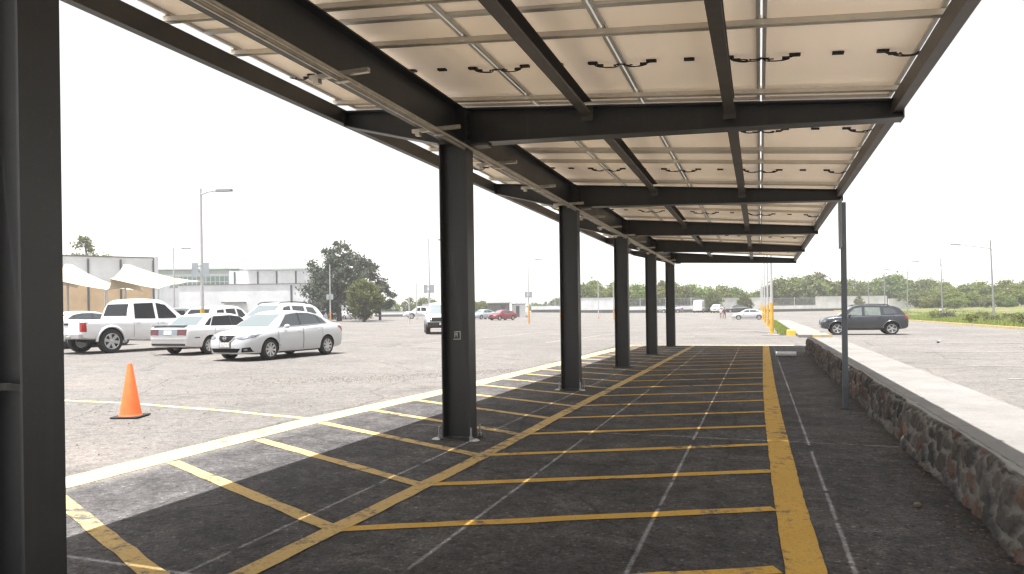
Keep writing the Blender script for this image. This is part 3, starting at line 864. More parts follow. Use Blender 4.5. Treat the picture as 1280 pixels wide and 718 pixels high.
def cabin_loft(cont, wb, tumble, zbelt, r=.09, n=46, taper=.05):
    """glass house: side contour (x, z) rear to front; sides lean in by tumble"""
    c = np.array(cont)
    xs = np.linspace(c[0, 0], c[-1, 0], n)
    zs = pchip(c[:, 0], c[:, 1], xs)
    xm = (c[0, 0] + c[-1, 0]) / 2; L = (c[-1, 0] - c[0, 0]) / 2
    vs = []; fs = []
    for x, z in zip(xs, zs):
        w0 = wb * (1 - taper * ((x - xm) / L)**2)
        z = max(z, zbelt - .03)
        rr = min(r, max(.005, (z - zbelt + .06) * .45))
        wt = w0 - (z - zbelt) * tumble
        wr = w0 - (z - rr - zbelt) * tumble
        sec = [(0, zbelt - .10), (w0 + .10 * tumble, zbelt - .10), (w0, zbelt), (w0 + (wr - w0) * .5, zbelt + (z - rr - zbelt) * .5), (wr, z - rr), (wr - rr * .18, z - rr * .45), (wt - rr * .55, z - rr * .12), (wt - rr * 1.3, z), (wt * .5, z + .012), (0, z + .016)]
        vs += [(x, y, q) for (y, q) in sec] + [(x, -y, q) for (y, q) in sec[-2:0:-1]]
    m = 18
    for i in range(n - 1):
        for k in range(m):
            fs.append((i * m + k, (i + 1) * m + k, (i + 1) * m + (k + 1) % m, i * m + (k + 1) % m))
    fs.append(tuple(range(m))); q = (n - 1) * m
    fs.append(tuple(q + k for k in range(m - 1, -1, -1)))
    return vs, fs

def resample(pts, n):
    p = np.array(pts, float); s = np.r_[0, np.cumsum(np.linalg.norm(np.diff(p, axis=0), axis=1))]
    t = np.linspace(0, s[-1], n)
    return np.stack([np.interp(t, s, p[:, k]) for k in (0, 1)], 1)

def decal(bvh, bot, top, side, off=.005, nu=14, nv=6, skirt=.02):
    """sheet that follows the body, seen from side F/B (y,z), L/R (x,z) or T (x,y)"""
    B_, T_ = resample(bot, nu + 1), resample(top, nu + 1)
    dirs = {'F': (-1, 0, 0), 'B': (1, 0, 0), 'L': (0, -1, 0), 'R': (0, 1, 0), 'T': (0, 0, -1)}
    d = Vector(dirs[side]); vs = []; ok = []
    for j in range(nv + 1):
        for i in range(nu + 1):
            a, b = B_[i] + (T_[i] - B_[i]) * j / nv
            o = {'F': (6, a, b), 'B': (-6, a, b), 'L': (a, 4, b), 'R': (a, -4, b), 'T': (a, b, 5)}[side]
            h, nn, _, _ = bvh.ray_cast(Vector(o), d)
            if h is None:
                vs.append(None); continue
            if nn.dot(d) > 0: nn = -nn
            vs.append(h + nn * off * .5 - d * off * .5)
    g = MB(); idx = {}
    for k, v in enumerate(vs):
        if v is not None:
            idx[k] = len(g.v); g.v.append(tuple(v))
    w = nu + 1
    edges = {}
    for j in range(nv):
        for i in range(nu):
            q = [j * w + i, j * w + i + 1, (j + 1) * w + i + 1, (j + 1) * w + i]
            if all(k in idx for k in q):
                f = tuple(idx[k] for k in q)
                g.f.append(f); g.m.append(0)
                for a, b in zip(f, f[1:] + f[:1]):
                    edges[(a, b)] = edges.get((a, b), 0) + 1
    if skirt:
        base = {}
        for (a, b) in list(edges):
            if (b, a) in edges: continue
            for v in (a, b):
                if v not in base:
                    base[v] = len(g.v); p = Vector(g.v[v]) + d * skirt; g.v.append(tuple(p))
            g.f.append((b, a, base[a], base[b])); g.m.append(0)
    return g

def mirror_pts(p): return [(-a, b) for a, b in p]

def wheel_meshes(r, w, style, lod):
    n = 28 if lod else 16
    t = MB()
    t.lathe([(r * .66, -w * .46), (r * .90, -w * .5), (r * .975, -w * .42), (r, -w * .3), (r, w * .3), (r * .975, w * .42), (r * .90, w * .5), (r * .66, w * .46)], n, axis='y')
    rm = MB(); k = w * .5
    rm.lathe([(r * .68, k * .93), (r * .66, k * 1.0), (r * .61, k * .93)], n, axis='y'); rm.lathe([(r * .61, k * .93), (r * .57, k * .2), (0.001, k * .15)], n, 1, axis='y')
    rm.lathe([(0.001, -k * .3), (r * .6, -k * .3), (r * .66, -k * .93)], n, axis='y')
    if lod:
        ns = 5 if style == 'five' else (6 if style == 'six' else 8)
        for i in range(ns):
            a = 2 * math.pi * i / ns + .2
            ca, sa = math.cos(a), math.sin(a); wd = r * (.085 if style != 'six' else .12)
            pts = []
            for (rad, hw, yy) in ((r * .10, wd * .9, k * .80), (r * .60, wd * 1.15, k * .95)):
                pts.append((rad * ca - hw * sa, yy, rad * sa + hw * ca)); pts.append((rad * ca + hw * sa, yy, rad * sa - hw * ca))
            a0, b0, a1, b1 = pts
            dn = lambda p: (p[0], p[1] - .03, p[2])
            rm.hexa([dn(a0), dn(b0), dn(b1), dn(a1)], [a0, b0, b1, a1])
        rm.lathe([(r * .17, k * .4), (r * .17, k * .82), (r * .10, k * .9), (0.001, k * .9)], 14, axis='y')
    return t.mesh('tyre', M['tyre'], 35), rm.mesh('rim', [M['rim_dark' if style == 'dark' else 'rim'], M['rim_dark'] if lod else M['rim']], 30)

def vehicle(name, cfg, loc, heading, label, cat, group=None):
    lod = cfg.get('lod', 0)
    paint_m = M[cfg['paint']]
    z = cfg.get('z', gz(loc[0], loc[1]))
    root = empty(name, (loc[0], loc[1], z), heading, label, cat, group)
    vs, fs = loft(cfg['body'], 90 if lod else 40)
    me = bpy.data.meshes.new('body'); me.from_pydata(vs, [], fs)
    me.materials.append(paint_m); me.materials.append(M['well'])
    tmp = bpy.data.objects.new('body_tmp', me); COL.objects.link(tmp)
    r = cfg['r']; tr = cfg['track'] / 2; ww = cfg.get('ww', .21)
    hw = max(s[1] for s in cfg['body'])
    cut = MB()
    for wx in cfg['axles']:
        for s in (-1, 1):
            ra = r * cfg.get('arch', 1.17)
            y0, y1 = sorted((s * (hw - .36), s * (hw + .1)))
            vsn = []; nn = 28
            for yy in (y0, y1):
                for k in range(nn):
                    t = 2 * math.pi * k / nn
                    vsn.append((wx + ra * math.cos(t), yy, r * 1.02 + ra * math.sin(t)))
            cut.add(vsn, [(k, nn + k, nn + (k + 1) % nn, (k + 1) % nn) for k in range(nn)] + [tuple(range(nn)), tuple(range(2 * nn - 1, nn - 1, -1))])
    if cfg.get('bed'):
        x0, x1, hwb, zf = cfg['bed']
        cut.box(x0, x1, -hwb, hwb, zf, 2.2)
    cme = cut.mesh('cutter', [M['well']])
    bmx = bmesh.new(); bmx.from_mesh(cme); bmesh.ops.recalc_face_normals(bmx, faces=bmx.faces); bmx.to_mesh(cme); bmx.free()
    bmx = bmesh.new(); bmx.from_mesh(me); bmesh.ops.recalc_face_normals(bmx, faces=bmx.faces); bmx.to_mesh(me); bmx.free()
    cob = bpy.data.objects.new('cut_tmp', cme); COL.objects.link(cob)
    bo = tmp.modifiers.new('cut', 'BOOLEAN'); bo.object = cob; bo.operation = 'DIFFERENCE'; bo.solver = 'EXACT'; bo.material_mode = 'TRANSFER'
    dg = bpy.context.evaluated_depsgraph_get(); dg.update()
    nm = bpy.data.meshes.new_from_object(tmp.evaluated_get(dg))
    bpy.data.objects.remove(tmp); bpy.data.objects.remove(cob)
    nm.name = 'body'
    nm.polygons.foreach_set('use_smooth', [True] * len(nm.polygons)); nm.set_sharp_from_angle(angle=R(38))
    body = link('body', nm, root)
    cab = cfg['cabin']
    cvs, cfs = cabin_loft(cab['cont'], cab['w'], cab['tumble'], cab['belt'], cab.get('r', .09), 46 if lod else 28)
    cm_ = MB(); cm_.add(cvs, cfs)
    cob = cm_.build('cabin_shell', M[cab.get('paint', cfg['paint'])], root, 40)
    if cfg.get('scale'): root.scale = (cfg['scale'],) * 3
    allv = [tuple(v.co) for v in nm.vertices]; k = len(allv)
    allf = [tuple(p.vertices) for p in nm.polygons] + [tuple(i + k for i in f) for f in cfs]
    bvh = BVHTree.FromPolygons(allv + [tuple(v) for v in cvs], allf)
    def dec(nm_, bot, top, side, mat, parent=root, off=.005, nu=12, nv=5, skirt=.02, lab=None):
        g = decal(bvh, bot, top, side, off, nu, nv, skirt)
        if len(g.f) < 1: return None
        o = g.build(nm_, M[mat], parent, 45)
        if lab: o['label'] = lab
        return o
    gm = cfg.get('glass', 'glass')
    for (bt, tp) in (cfg.get('trim') or []) if lod else []:
        for sd in 'LR': dec('window_trim', bt, tp, sd, 'dark_trim', root, .0025, 20, 6)
    # doors carry their windows and handles
    for d in cfg.get('doors', []):
        for s, sd in ((1, 'L'), (-1, 'R')):
            if cfg.get('sides', 'LR').find(sd) < 0: continue
            door = root
            if 'panel' in d and lod:
                x0, x1, z0, z1 = d['panel']
                door = dec('door', [(x0, z0), (x1, z0)], [(x0, z1), (x1, z1)], sd, cfg['paint'], off=.006, nu=16, nv=10) or root
                if 'handle' in d:
                    hx, hz_ = d['handle']
                    dec('door_handle', [(hx - .085, hz_), (hx + .085, hz_)], [(hx - .08, hz_ + .03), (hx + .08, hz_ + .03)], sd, cfg.get('handle_mat', cfg['paint']), door, .035, 4, 1, .03)
                sg = MB(); 
                for (xa, xb) in ((x0 - .006, x0 + .003), (x1 - .003, x1 + .006)):
                    g = decal(bvh, [(xa, z0), (xb, z0)], [(xa, z1), (xb, z1)], sd, .009, 1, 10, .0)
                    sg.add(g.v, g.f)
                if sg.f: sg.build('door_seam', M['dark_trim'], door)
            if 'win' in d:
                dec('window', d['win'][0], d['win'][1], sd, d.get('glass', gm) if lod else gm, door, .006, 16, 6)
    w = cfg['windshield']; dec('windshield', [(-w[0], w[1]), (w[0], w[1])], [(-w[2], w[3]), (w[2], w[3])], 'F', 'windscreen', off=.006, nu=18, nv=8)
    w = cfg['rearglass']
    if w: dec('rear_window', [(-w[0], w[1]), (w[0], w[1])], [(-w[2], w[3]), (w[2], w[3])], 'B', cfg.get('rear_mat', gm), off=.006, nu=18, nv=8)
    for (nm_, bot, top, side, mat, *ex) in cfg.get('decals', []):
        off = ex[0] if ex else .006
        sym = ex[1] if len(ex) > 1 else True
        if side in 'FB':
            dec(nm_, bot, top, side, mat, root, off)
            if sym: dec(nm_, mirror_pts(bot), mirror_pts(top), side, mat, root, off)
        else:
            for sd in ('LR' if sym else side): dec(nm_, bot, top, sd, mat, root, off)
    ty, rm_ = wheel_meshes(r, ww, cfg.get('rim', 'many'), lod)
    for wx in cfg['axles']:
        for s in (-1, 1):
            we = bpy.data.objects.new('wheel', None); COL.objects.link(we); we.parent = root; we.empty_display_size = .1
            we.location = (wx, s * (tr), r)
            we.rotation_euler = (0, rng.uniform(0, 3), 0 if s > 0 else math.pi)
            if s < 0: we.rotation_euler = (0, 0, math.pi)
            link('tyre', ty, we); link('rim', rm_, we)
    ax = MB()
    for wx in cfg['axles']: ax.tube([(wx, -tr, r), (wx, tr, r)], .05, 8)
    ax.box(cfg['axles'][0] - .3, cfg['axles'][1] + .2, -hw * .6, hw * .6, cfg.get('floor', .2), cfg.get('floor', .2) + .1)
    ax.build('underbody', M['well'], root)
    if cfg.get('mirror'):
        mx, mz = cfg['mirror']; my = cab['w'] + .03
        for s in (-1, 1):
            m = MB()
            vsn = []; bm = bmesh.new(); bmesh.ops.create_icosphere(bm, subdivisions=2, radius=1)
            for v in bm.verts: vsn.append((mx + v.co.x * .07, s * (my + .10 + v.co.y * .105), mz + v.co.z * .07))
            m.add(vsn, [tuple(v.index for v in f.verts) for f in bm.faces]); bm.free()
            m.tube([(mx, s * (my - .06), mz - .05), (mx, s * (my + .06), mz - .03)], .022, 6)
            m.build('wing_mirror', M[cfg.get('mirror_mat', cfg['paint'])], root, 60)
    if cfg.get('extra'): cfg['extra'](root, dec, cfg)
    return root

# ---- white modern sedan, front quarter view
def sentra_extra(root, dec, cfg):
    # chrome V and round emblem with its bar on the grille
    m = MB()
    for s in (-1, 1):
        m.tube([(2.245, s * .40, .80), (2.275, s * .34, .72), (2.305, s * .22, .60), (2.318, s * .12, .555), (2.32, 0, .55)], .018, 6)
    m.build('grille_chrome', M['chrome'], root, 60)
    e = MB(); c = (2.335, 0, .69)
    e.tube([(c[0], .062 * math.cos(t), c[2] + .055 * math.sin(t)) for t in [2 * math.pi * k / 20 for k in range(21)]], .008, 6, cap=False)
    e.box(c[0] - .004, c[0] + .008, -.075, .075, c[2] - .012, c[2] + .012)
    e.build('emblem', M['chrome'], root, 60)
SENTRA = dict(lod=1, trim=[([(.90, .975), (-1.44, 1.065)], [(.43, 1.36), (-.07, 1.415), (-.6, 1.405), (-.98, 1.35), (-1.26, 1.22)])], paint='car_silver', r=.315, track=1.54, axles=(-1.33, 1.37), rim='many', floor=.17, glass='glass',
    body=[(-2.315, .60, .44, .80, .86), (-2.27, .74, .34, .93, 1.0), (-2.1, .835, .26, 1.0, 1.08), (-1.75, .87, .22, 1.0, 1.09), (-1.2, .88, .2, .985, 1.07), (0, .88, .18, .945, 1.0), (.9, .88, .18, .915, .99),
          (1.3, .875, .19, .88, .965), (1.75, .855, .2, .82, .905), (2.05, .79, .21, .745, .82), (2.2, .70, .21, .68, .75), (2.28, .58, .23, .60, .66), (2.315, .42, .27, .50, .56)],
    cabin=dict(cont=[(-1.98, 1.05), (-1.62, 1.20), (-1.15, 1.37), (-.7, 1.45), (-.2, 1.485), (.15, 1.48), (.5, 1.41), (.9, 1.22), (1.33, .95)], w=.80, tumble=.44, belt=.955),
    doors=[dict(panel=(-.10, 1.03, .27, .93), handle=(.07, .82), win=([(.86, .985), (-.07, .995)], [(.42, 1.345), (-.07, 1.40)])),
           dict(panel=(-1.06, -.12, .27, .93), handle=(-.92, .84), win=([(-.13, .995), (-1.12, 1.03)], [(-.13, 1.40), (-.92, 1.35)])),
           dict(win=([(-1.16, 1.035), (-1.42, 1.08)], [(-.98, 1.335), (-1.22, 1.22)]))],
    windshield=(.66, 1.0, .54, 1.385), rearglass=(.60, 1.1, .50, 1.36), mirror=(.72, 1.0),
    decals=[('headlight', [(.40, .66), (.60, .635), (.80, .70)], [(.44, .735), (.62, .75), (.83, .80)], 'F', 'lamp_glass', .008),
            ('grille', [(-.20, .575), (.20, .575)], [(-.36, .765), (.36, .765)], 'F', 'grille', .008, False),
            ('lower_grille', [(-.46, .265), (.46, .265)], [(-.56, .385), (.56, .385)], 'F', 'grille', .008, False),
            ('number_plate', [(-.19, .42), (.19, .42)], [(-.19, .56), (.19, .56)], 'F', 'plate', .03, False),
            ('plate_frame', [(-.21, .405), (.21, .405)], [(-.21, .575), (.21, .575)], 'F', 'dark_trim', .022, False),
            ('fog_lamp_surround', [(.58, .27), (.78, .28)], [(.60, .40), (.76, .42)], 'F', 'grille', .008),
            ('fog_lamp', [(.645, .31), (.715, .31)], [(.645, .375), (.715, .375)], 'F', 'lamp_glass', .014),
            ('tail_light', [(.56, .82), (.82, .78)], [(.52, .93), (.84, .97)], 'B', 'tail', .008),
            ('tail_light_side', [(-2.26, .80), (-1.98, .90)], [(-2.24, .92), (-1.92, .98)], 'L', 'tail', .008),
            ('belt_trim', [(.95, .966), (-1.5, 1.052)], [(.95, .982), (-1.5, 1.068)], 'L', 'chrome', .008),
            ('sill_strip', [(-.95, .20), (1.0, .20)], [(-.95, .235), (1.0, .235)], 'L', 'dark_trim', .006)],
    extra=sentra_extra)
vehicle('sedan', SENTRA, (-14.75, 19.1), R(-94), 'clean silver white sedan with chrome V grille, nearest car, facing the camera', 'car')

# ---- older boxy white sedan with boot spoiler, tail toward the camera
def old_extra(root, dec, cfg):
    m = MB()
    m.box(-2.345, -2.17, -.70, .70, .985, 1.035)
    for y in (-.60, 0, .60): m.box(-2.30, -2.18, y - .05, y + .05, .93, .986)
    o = m.build('boot_spoiler', M['spoiler'], root); bv = o.modifiers.new('b', 'BEVEL'); bv.width = .012; bv.segments = 2
OLD = dict(lod=1, rear_mat='windscreen', trim=[([(.74, .965), (-1.24, .975)], [(.31, 1.285), (-.16, 1.33), (-1.0, 1.30)])], paint='car_white', r=.305, track=1.47, axles=(-1.35, 1.25), rim='many', floor=.2, glass='glass_tint',
    body=[(-2.36, .72, .36, .66, .70), (-2.33, .79, .31, .90, .94), (-2.2, .84, .27, .955, .985), (-1.6, .87, .23, .96, .995), (-.5, .875, .2, .93, .96), (.8, .875, .2, .90, .95),
          (1.4, .865, .2, .86, .91), (1.9, .83, .22, .80, .85), (2.2, .76, .25, .72, .77), (2.32, .68, .29, .62, .67)],
    cabin=dict(cont=[(-1.78, .96), (-1.15, 1.34), (-.8, 1.385), (-.2, 1.40), (.15, 1.37), (.45, 1.26), (1.05, .93)], w=.79, tumble=.40, belt=.94, r=.07),
    doors=[dict(panel=(-.20, .86, .27, .90), handle=(-.06, .80), win=([(.72, .975), (-.16, .975)], [(.30, 1.27), (-.16, 1.32)])),
           dict(panel=(-1.12, -.22, .27, .90), handle=(-.98, .80), win=([(-.23, .975), (-1.22, .985)], [(-.23, 1.32), (-1.0, 1.29)])),
           dict(win=([(-1.28, .99), (-1.5, 1.0)], [(-1.06, 1.27), (-1.2, 1.22)]))],
    windshield=(.62, .98, .52, 1.31), rearglass=(.62, 1.0, .54, 1.30), mirror=(.62, .98),
    decals=[('tail_light', [(.40, .67), (.75, .67)], [(.40, .88), (.77, .88)], 'B', 'tail_dim', .012),
            ('tail_panel', [(-.40, .67), (.40, .67)], [(-.40, .88), (.40, .88)], 'B', 'spoiler', .008, False),
            ('number_plate', [(-.17, .70), (.17, .70)], [(-.17, .84), (.17, .84)], 'B', 'plate', .02, False),
            ('tail_trim', [(-.77, .655), (.77, .655)], [(-.77, .675), (.77, .675)], 'B', 'chrome', .015, False),
            ('bumper_strip', [(-.78, .52), (.78, .52)], [(-.78, .555), (.78, .555)], 'B', 'rim', .02, False),
            ('bumper_lip', [(-.70, .33), (.70, .33)], [(-.72, .40), (.72, .40)], 'B', 'dark_trim', .008, False),
            ('side_marker', [(-2.05, .58), (-1.85, .58)], [(-2.05, .61), (-1.85, .61)], 'L', 'tail_dim', .01),
            ('side_moulding', [(-1.0, .55), (.85, .54)], [(-1.0, .59), (.85, .58)], 'L', 'chrome', .012),
            ('headlight', [(.36, .56), (.64, .56)], [(.36, .66), (.66, .66)], 'F', 'lamp_glass', .008)],
    extra=old_extra)
vehicle('sedan', OLD, (-18.7, 20.75), R(90), 'old boxy white sedan seen from behind, with a grey boot spoiler', 'car')

# ---- white double cab pickup
def pickup_extra(root, dec, cfg):
    m = MB()
    m.box(-2.66, -2.53, -.78, .78, .50, .66); m.box(-2.70, -2.66, -.36, .36, .52, .60)
    o = m.build('rear_bumper', M[cfg.get('bumper', 'rim')], root); bv = o.modifiers.new('b', 'BEVEL'); bv.width = .02; bv.segments = 2
    for s in (-1, 1):
        ra = cfg['r'] * 1.25
        for wx in cfg['axles']:
            m = MB()
            pts = [(wx + ra * math.cos(t), s * (.862), cfg['r'] * 1.02 + ra * math.sin(t)) for t in [math.pi * k / 12 for k in range(13)]]
            m.tube(pts, .045, 6)
            m.build('wheel_arch_flare', M[cfg['paint']], root, 60)
PICK = dict(lod=1, paint='car_white', r=.39, track=1.55, ww=.26, axles=(-1.62, 1.46), rim='six', floor=.38, scale=1.08, glass='glass_tint', arch=1.2,
    body=[(-2.55, .80, .58, 1.06, 1.11), (-2.52, .85, .52, 1.10, 1.13), (-2.2, .87, .46, 1.10, 1.13), (-1.0, .885, .40, 1.10, 1.13), (-.4, .885, .36, 1.09, 1.12), (.4, .885, .36, 1.07, 1.11), (1.0, .885, .38, 1.05, 1.13),
          (1.6, .88, .40, 1.01, 1.12), (2.1, .85, .42, .96, 1.06), (2.4, .77, .42, .88, .96), (2.55, .66, .42, .76, .82), (2.60, .55, .44, .64, .70)],
    bed=(-2.46, -.98, .74, .72),
    cabin=dict(cont=[(-.93, 1.08), (-.86, 1.42), (-.74, 1.70), (-.55, 1.78), (-.1, 1.805), (.3, 1.79), (.55, 1.71), (1.0, 1.36), (1.36, 1.06)], w=.815, tumble=.28, belt=1.08, r=.09),
    doors=[dict(panel=(.12, 1.08, .50, 1.06), handle=(.28, .97), win=([(.98, 1.12), (.16, 1.12)], [(.52, 1.60), (.16, 1.67)])),
           dict(panel=(-.82, .08, .50, 1.06), handle=(-.66, .97), win=([(.05, 1.12), (-.72, 1.12)], [(.05, 1.67), (-.66, 1.64)]))],
    handle_mat='chrome', windshield=(.68, 1.14, .58, 1.68), rearglass=(.62, 1.22, .56, 1.63), mirror=(.88, 1.15),
    decals=[('tail_light', [(.70, .72), (.845, .72)], [(.70, 1.02), (.845, 1.02)], 'B', 'tail', .014),
            ('tail_light_side', [(-2.535, .72), (-2.44, .72)], [(-2.535, 1.02), (-2.46, 1.02)], 'L', 'tail', .012),
            ('number_plate', [(-.17, .54), (.17, .54)], [(-.17, .66), (.17, .66)], 'B', 'plate', .17, False),
            ('tailgate', [(-.67, .66), (.67, .66)], [(-.67, 1.08), (.67, 1.08)], 'B', 'car_white', .016, False),
            ('tailgate_handle', [(-.10, .93), (.10, .93)], [(-.10, 1.0), (.10, 1.0)], 'B', 'dark_trim', .03, False),
            ('badge', [(.36, .99), (.58, .99)], [(.36, 1.015), (.58, 1.015)], 'B', 'rim', .024, False),
            ('headlight', [(.42, .80), (.70, .78)], [(.42, .93), (.74, .95)], 'F', 'lamp_glass', .008),
            ('grille', [(-.38, .68), (.38, .68)], [(-.40, .90), (.40, .90)], 'F', 'dark_trim', .008, False)],
    extra=pickup_extra)
vehicle('pickup_truck', PICK, (-22.5, 20.75), R(83), 'white double cab pickup seen from behind, with tailgate shut and red tail lamps', 'pickup')

# ---- slate SUV on the right lot
def duster_extra(root, dec, cfg):
    for s in (-1, 1):
        m = MB(); pts = [(-1.25, s * .55, 1.58), (-1.1, s * .56, 1.645), (-.2, s * .57, 1.675), (.45, s * .56, 1.64), (.62, s * .55, 1.57)]
        m.tube(pts, .024, 8)
        m.build('roof_rail', M['dark_trim'], root, 60)
    for s in (-1, 1):
        ra = cfg['r'] * 1.2
        for wx in cfg['axles']:
            m = MB()
            m.tube([(wx + ra * math.cos(t), s * .885, cfg['r'] * 1.02 + ra * math.sin(t)) for t in [math.pi * k / 12 for k in range(13)]], .04, 6)
            m.build('wheel_arch_flare', M[cfg['paint']], root, 60)
DUSTER = dict(lod=1, scale=.95, paint='car_slate', r=.345, track=1.56, ww=.22, axles=(-1.33, 1.34), rim='five', floor=.26, glass='glass', arch=1.18,
    body=[(-2.16, .66, .50, .86, .92), (-2.12, .78, .40, 1.0, 1.06), (-1.9, .86, .33, 1.06, 1.12), (-1.3, .90, .28, 1.06, 1.10), (0, .895, .26, 1.02, 1.06), (.8, .895, .26, 1.0, 1.07), (1.3, .895, .28, .98, 1.06),
          (1.75, .86, .32, .92, 1.01), (2.0, .79, .35, .85, .92), (2.12, .68, .38, .76, .82), (2.16, .58, .42, .66, .71)],
    cabin=dict(cont=[(-2.02, 1.08), (-1.9, 1.26), (-1.68, 1.47), (-1.4, 1.565), (-.8, 1.61), (0, 1.63), (.3, 1.61), (.55, 1.53), (.9, 1.30), (1.32, 1.02)], w=.82, tumble=.32, belt=1.03, r=.09),
    doors=[dict(panel=(.06, 1.02, .40, 1.0), handle=(.22, .93), win=([(.84, 1.06), (.10, 1.06)], [(.47, 1.44), (.10, 1.50)]), glass='glass_see'),
           dict(panel=(-.92, .02, .40, 1.0), handle=(-.74, .93), win=([(-.04, 1.06), (-.82, 1.07)], [(-.04, 1.50), (-.78, 1.48)]), glass='glass_see'),
           dict(win=([(-.98, 1.09), (-1.62, 1.16)], [(-.94, 1.46), (-1.42, 1.42)]))],
    windshield=(.66, 1.08, .56, 1.53), rearglass=(.60, 1.16, .52, 1.48), mirror=(.72, 1.08), mirror_mat='dark_trim',
    decals=[('headlight', [(.42, .70), (.70, .70)], [(.42, .86), (.74, .90)], 'F', 'lamp_glass', .008),
            ('headlight_side', [(1.90, .72), (2.10, .70)], [(1.86, .86), (2.06, .82)], 'L', 'lamp_glass', .008),
            ('grille', [(-.36, .64), (.36, .64)], [(-.40, .80), (.40, .80)], 'F', 'dark_trim', .008, False),
            ('bumper_skirt', [(-.62, .42), (.62, .42)], [(-.66, .54), (.66, .54)], 'F', 'rim', .010, False),
            ('tail_light', [(.62, .86), (.78, .86)], [(.62, 1.06), (.80, 1.06)], 'B', 'tail', .01),
            ('tail_light_side', [(-2.10, .88), (-1.98, .90)], [(-2.06, 1.04), (-1.96, 1.05)], 'L', 'tail', .008),
            ('sill_strip', [(-.92, .29), (.95, .29)], [(-.92, .36), (.95, .36)], 'L', 'dark_trim', .008)],
    extra=duster_extra)
vehicle('sports_utility_car', DUSTER, (5.05, 41.0), R(180), 'slate grey compact off-road car with black roof rails, alone on the right lot', 'car')

# ---- simpler bodies for the cars further off
def far_sedan(p, **k):
    c = dict(SENTRA); c.update(lod=0, paint=p, extra=None); c['decals'] = [d for d in SENTRA['decals'] if d[0] in ('headlight', 'grille', 'lower_grille', 'tail_light')]; c.update(k); return c
def far_suv(p, **k):
    c = dict(DUSTER); c['scale'] = 1.; c['doors'] = [{a: b for a, b in d.items() if a != 'glass'} for d in DUSTER['doors']]; c.update(lod=0, paint=p, mirror_mat=p, extra=None); c['decals'] = [d for d in DUSTER['decals'] if d[0] in ('headlight', 'grille', 'tail_light')]; c.update(k); return c
def far_pick(p, **k):
    c = dict(PICK); c.update(lod=0, paint=p, extra=None); c['decals'] = [d for d in PICK['decals'] if d[0] in ('headlight', 'grille', 'tail_light')]; c.update(k); return c
G = 'cars parked far across the lot'
bx = lambda px, d: bearing(px, d)
BIG_SUV = dict(DUSTER); BIG_SUV['doors'] = [{k: v for k, v in d.items() if k != 'glass'} for d in DUSTER['doors']]; BIG_SUV.update(lod=1, paint='car_white', mirror_mat='car_white', r=.36, scale=1.14)
vehicle('sports_utility_car', BIG_SUV, (-22.3, 28.8), R(-93), 'big white sports utility car with roof rails behind the silver white sedan', 'car')
vehicle('hatchback_car', far_suv('car_white', glass='glass_tint', lod=1, scale=1.06), (-26.4, 29.6), R(97), 'white hatchback with dark side glass behind the old boxy sedan', 'car')
vehicle('hatchback_car', far_suv('car_grey', glass='glass_tint'), (-29.4, 29.4), R(92), 'grey car whose roof shows between the white pickup and the white hatchback', 'car')
vehicle('sedan', far_sedan('car_white', lod=1), (-26.9, 21.9), R(95), 'low white sedan mostly hidden behind the bed of the white pickup', 'car')
# white work pickup with black bumper, half hidden by the column
def work_extra(root, dec, cfg):
    m = MB(); m.box(2.50, 2.66, -.84, .84, .42, .72); m.box(2.46, 2.62, -.60, .60, .73, .98)
    o = m.build('black_bumper', M['dark_trim'], root); bv = o.modifiers.new('b', 'BEVEL'); bv.width = .05; bv.segments = 3
    m = MB(); m.box(2.66, 2.672, -.17, .17, .54, .66); m.build('number_plate', M['plate'], root)
WORK = dict(PICK); WORK.update(lod=1, extra=work_extra, glass='glass')
WORK['decals'] = [d for d in PICK['decals'] if d[0] in ('headlight', 'tail_light')] + [('front_skirt', [(-.80, .44), (.80, .44)], [(-.82, .72), (.82, .72)], 'F', 'dark_trim', .01, False), ('grille', [(-.70, .73), (.70, .73)], [(-.66, .95), (.66, .95)], 'F', 'grille', .012, False)]
vehicle('pickup_truck', WORK, bearing(550, 45.5), R(-62), 'white pickup with black front bumper, half hidden behind the second column', 'pickup')
far = [('sedan', far_sedan('car_white'), 444, 106, 176, 'white sedan side-on under the big dark tree, right of a parked white pickup', 'car'),
       ('pickup_truck', far_pick('car_white'), 416, 109, 178, 'small far white pickup in front of the big dark tree', 'pickup'),
       ('pickup_truck', far_pick('car_white'), 526, 112, 215, 'small far white pickup parked by the white flagpole on the left lot', 'pickup'),
       ('sedan', far_sedan('car_blue'), 604, 108, 250, 'pale blue grey car far off beside the dark red car', 'car'),
       ('sedan', far_sedan('car_red'), 628, 101, 245, 'dark red car far off in front of the small grey shed', 'car'),
       ('sedan', far_sedan('car_grey'), 839, 138, 180, 'grey sedan parked along the white perimeter wall behind the far columns', 'car'),
       ('sports_utility_car', far_suv('car_white'), 896, 136, 262, 'white sports utility car by the far wall, right of the white van', 'car'),
       ('sedan', far_sedan('car_black'), 922, 139, 182, 'black car parked along the far wall behind the pale silver sedan', 'car'),
       ('sedan', far_sedan('car_silver'), 936, 99, 181, 'pale silver sedan side-on, left of the yellow lamp bases', 'car')]
for (nm_, c, px, d, hd, lab, cat) in far:
    p = bx(px, d)
    vehicle(nm_, c, p, R(hd), lab, cat, G)
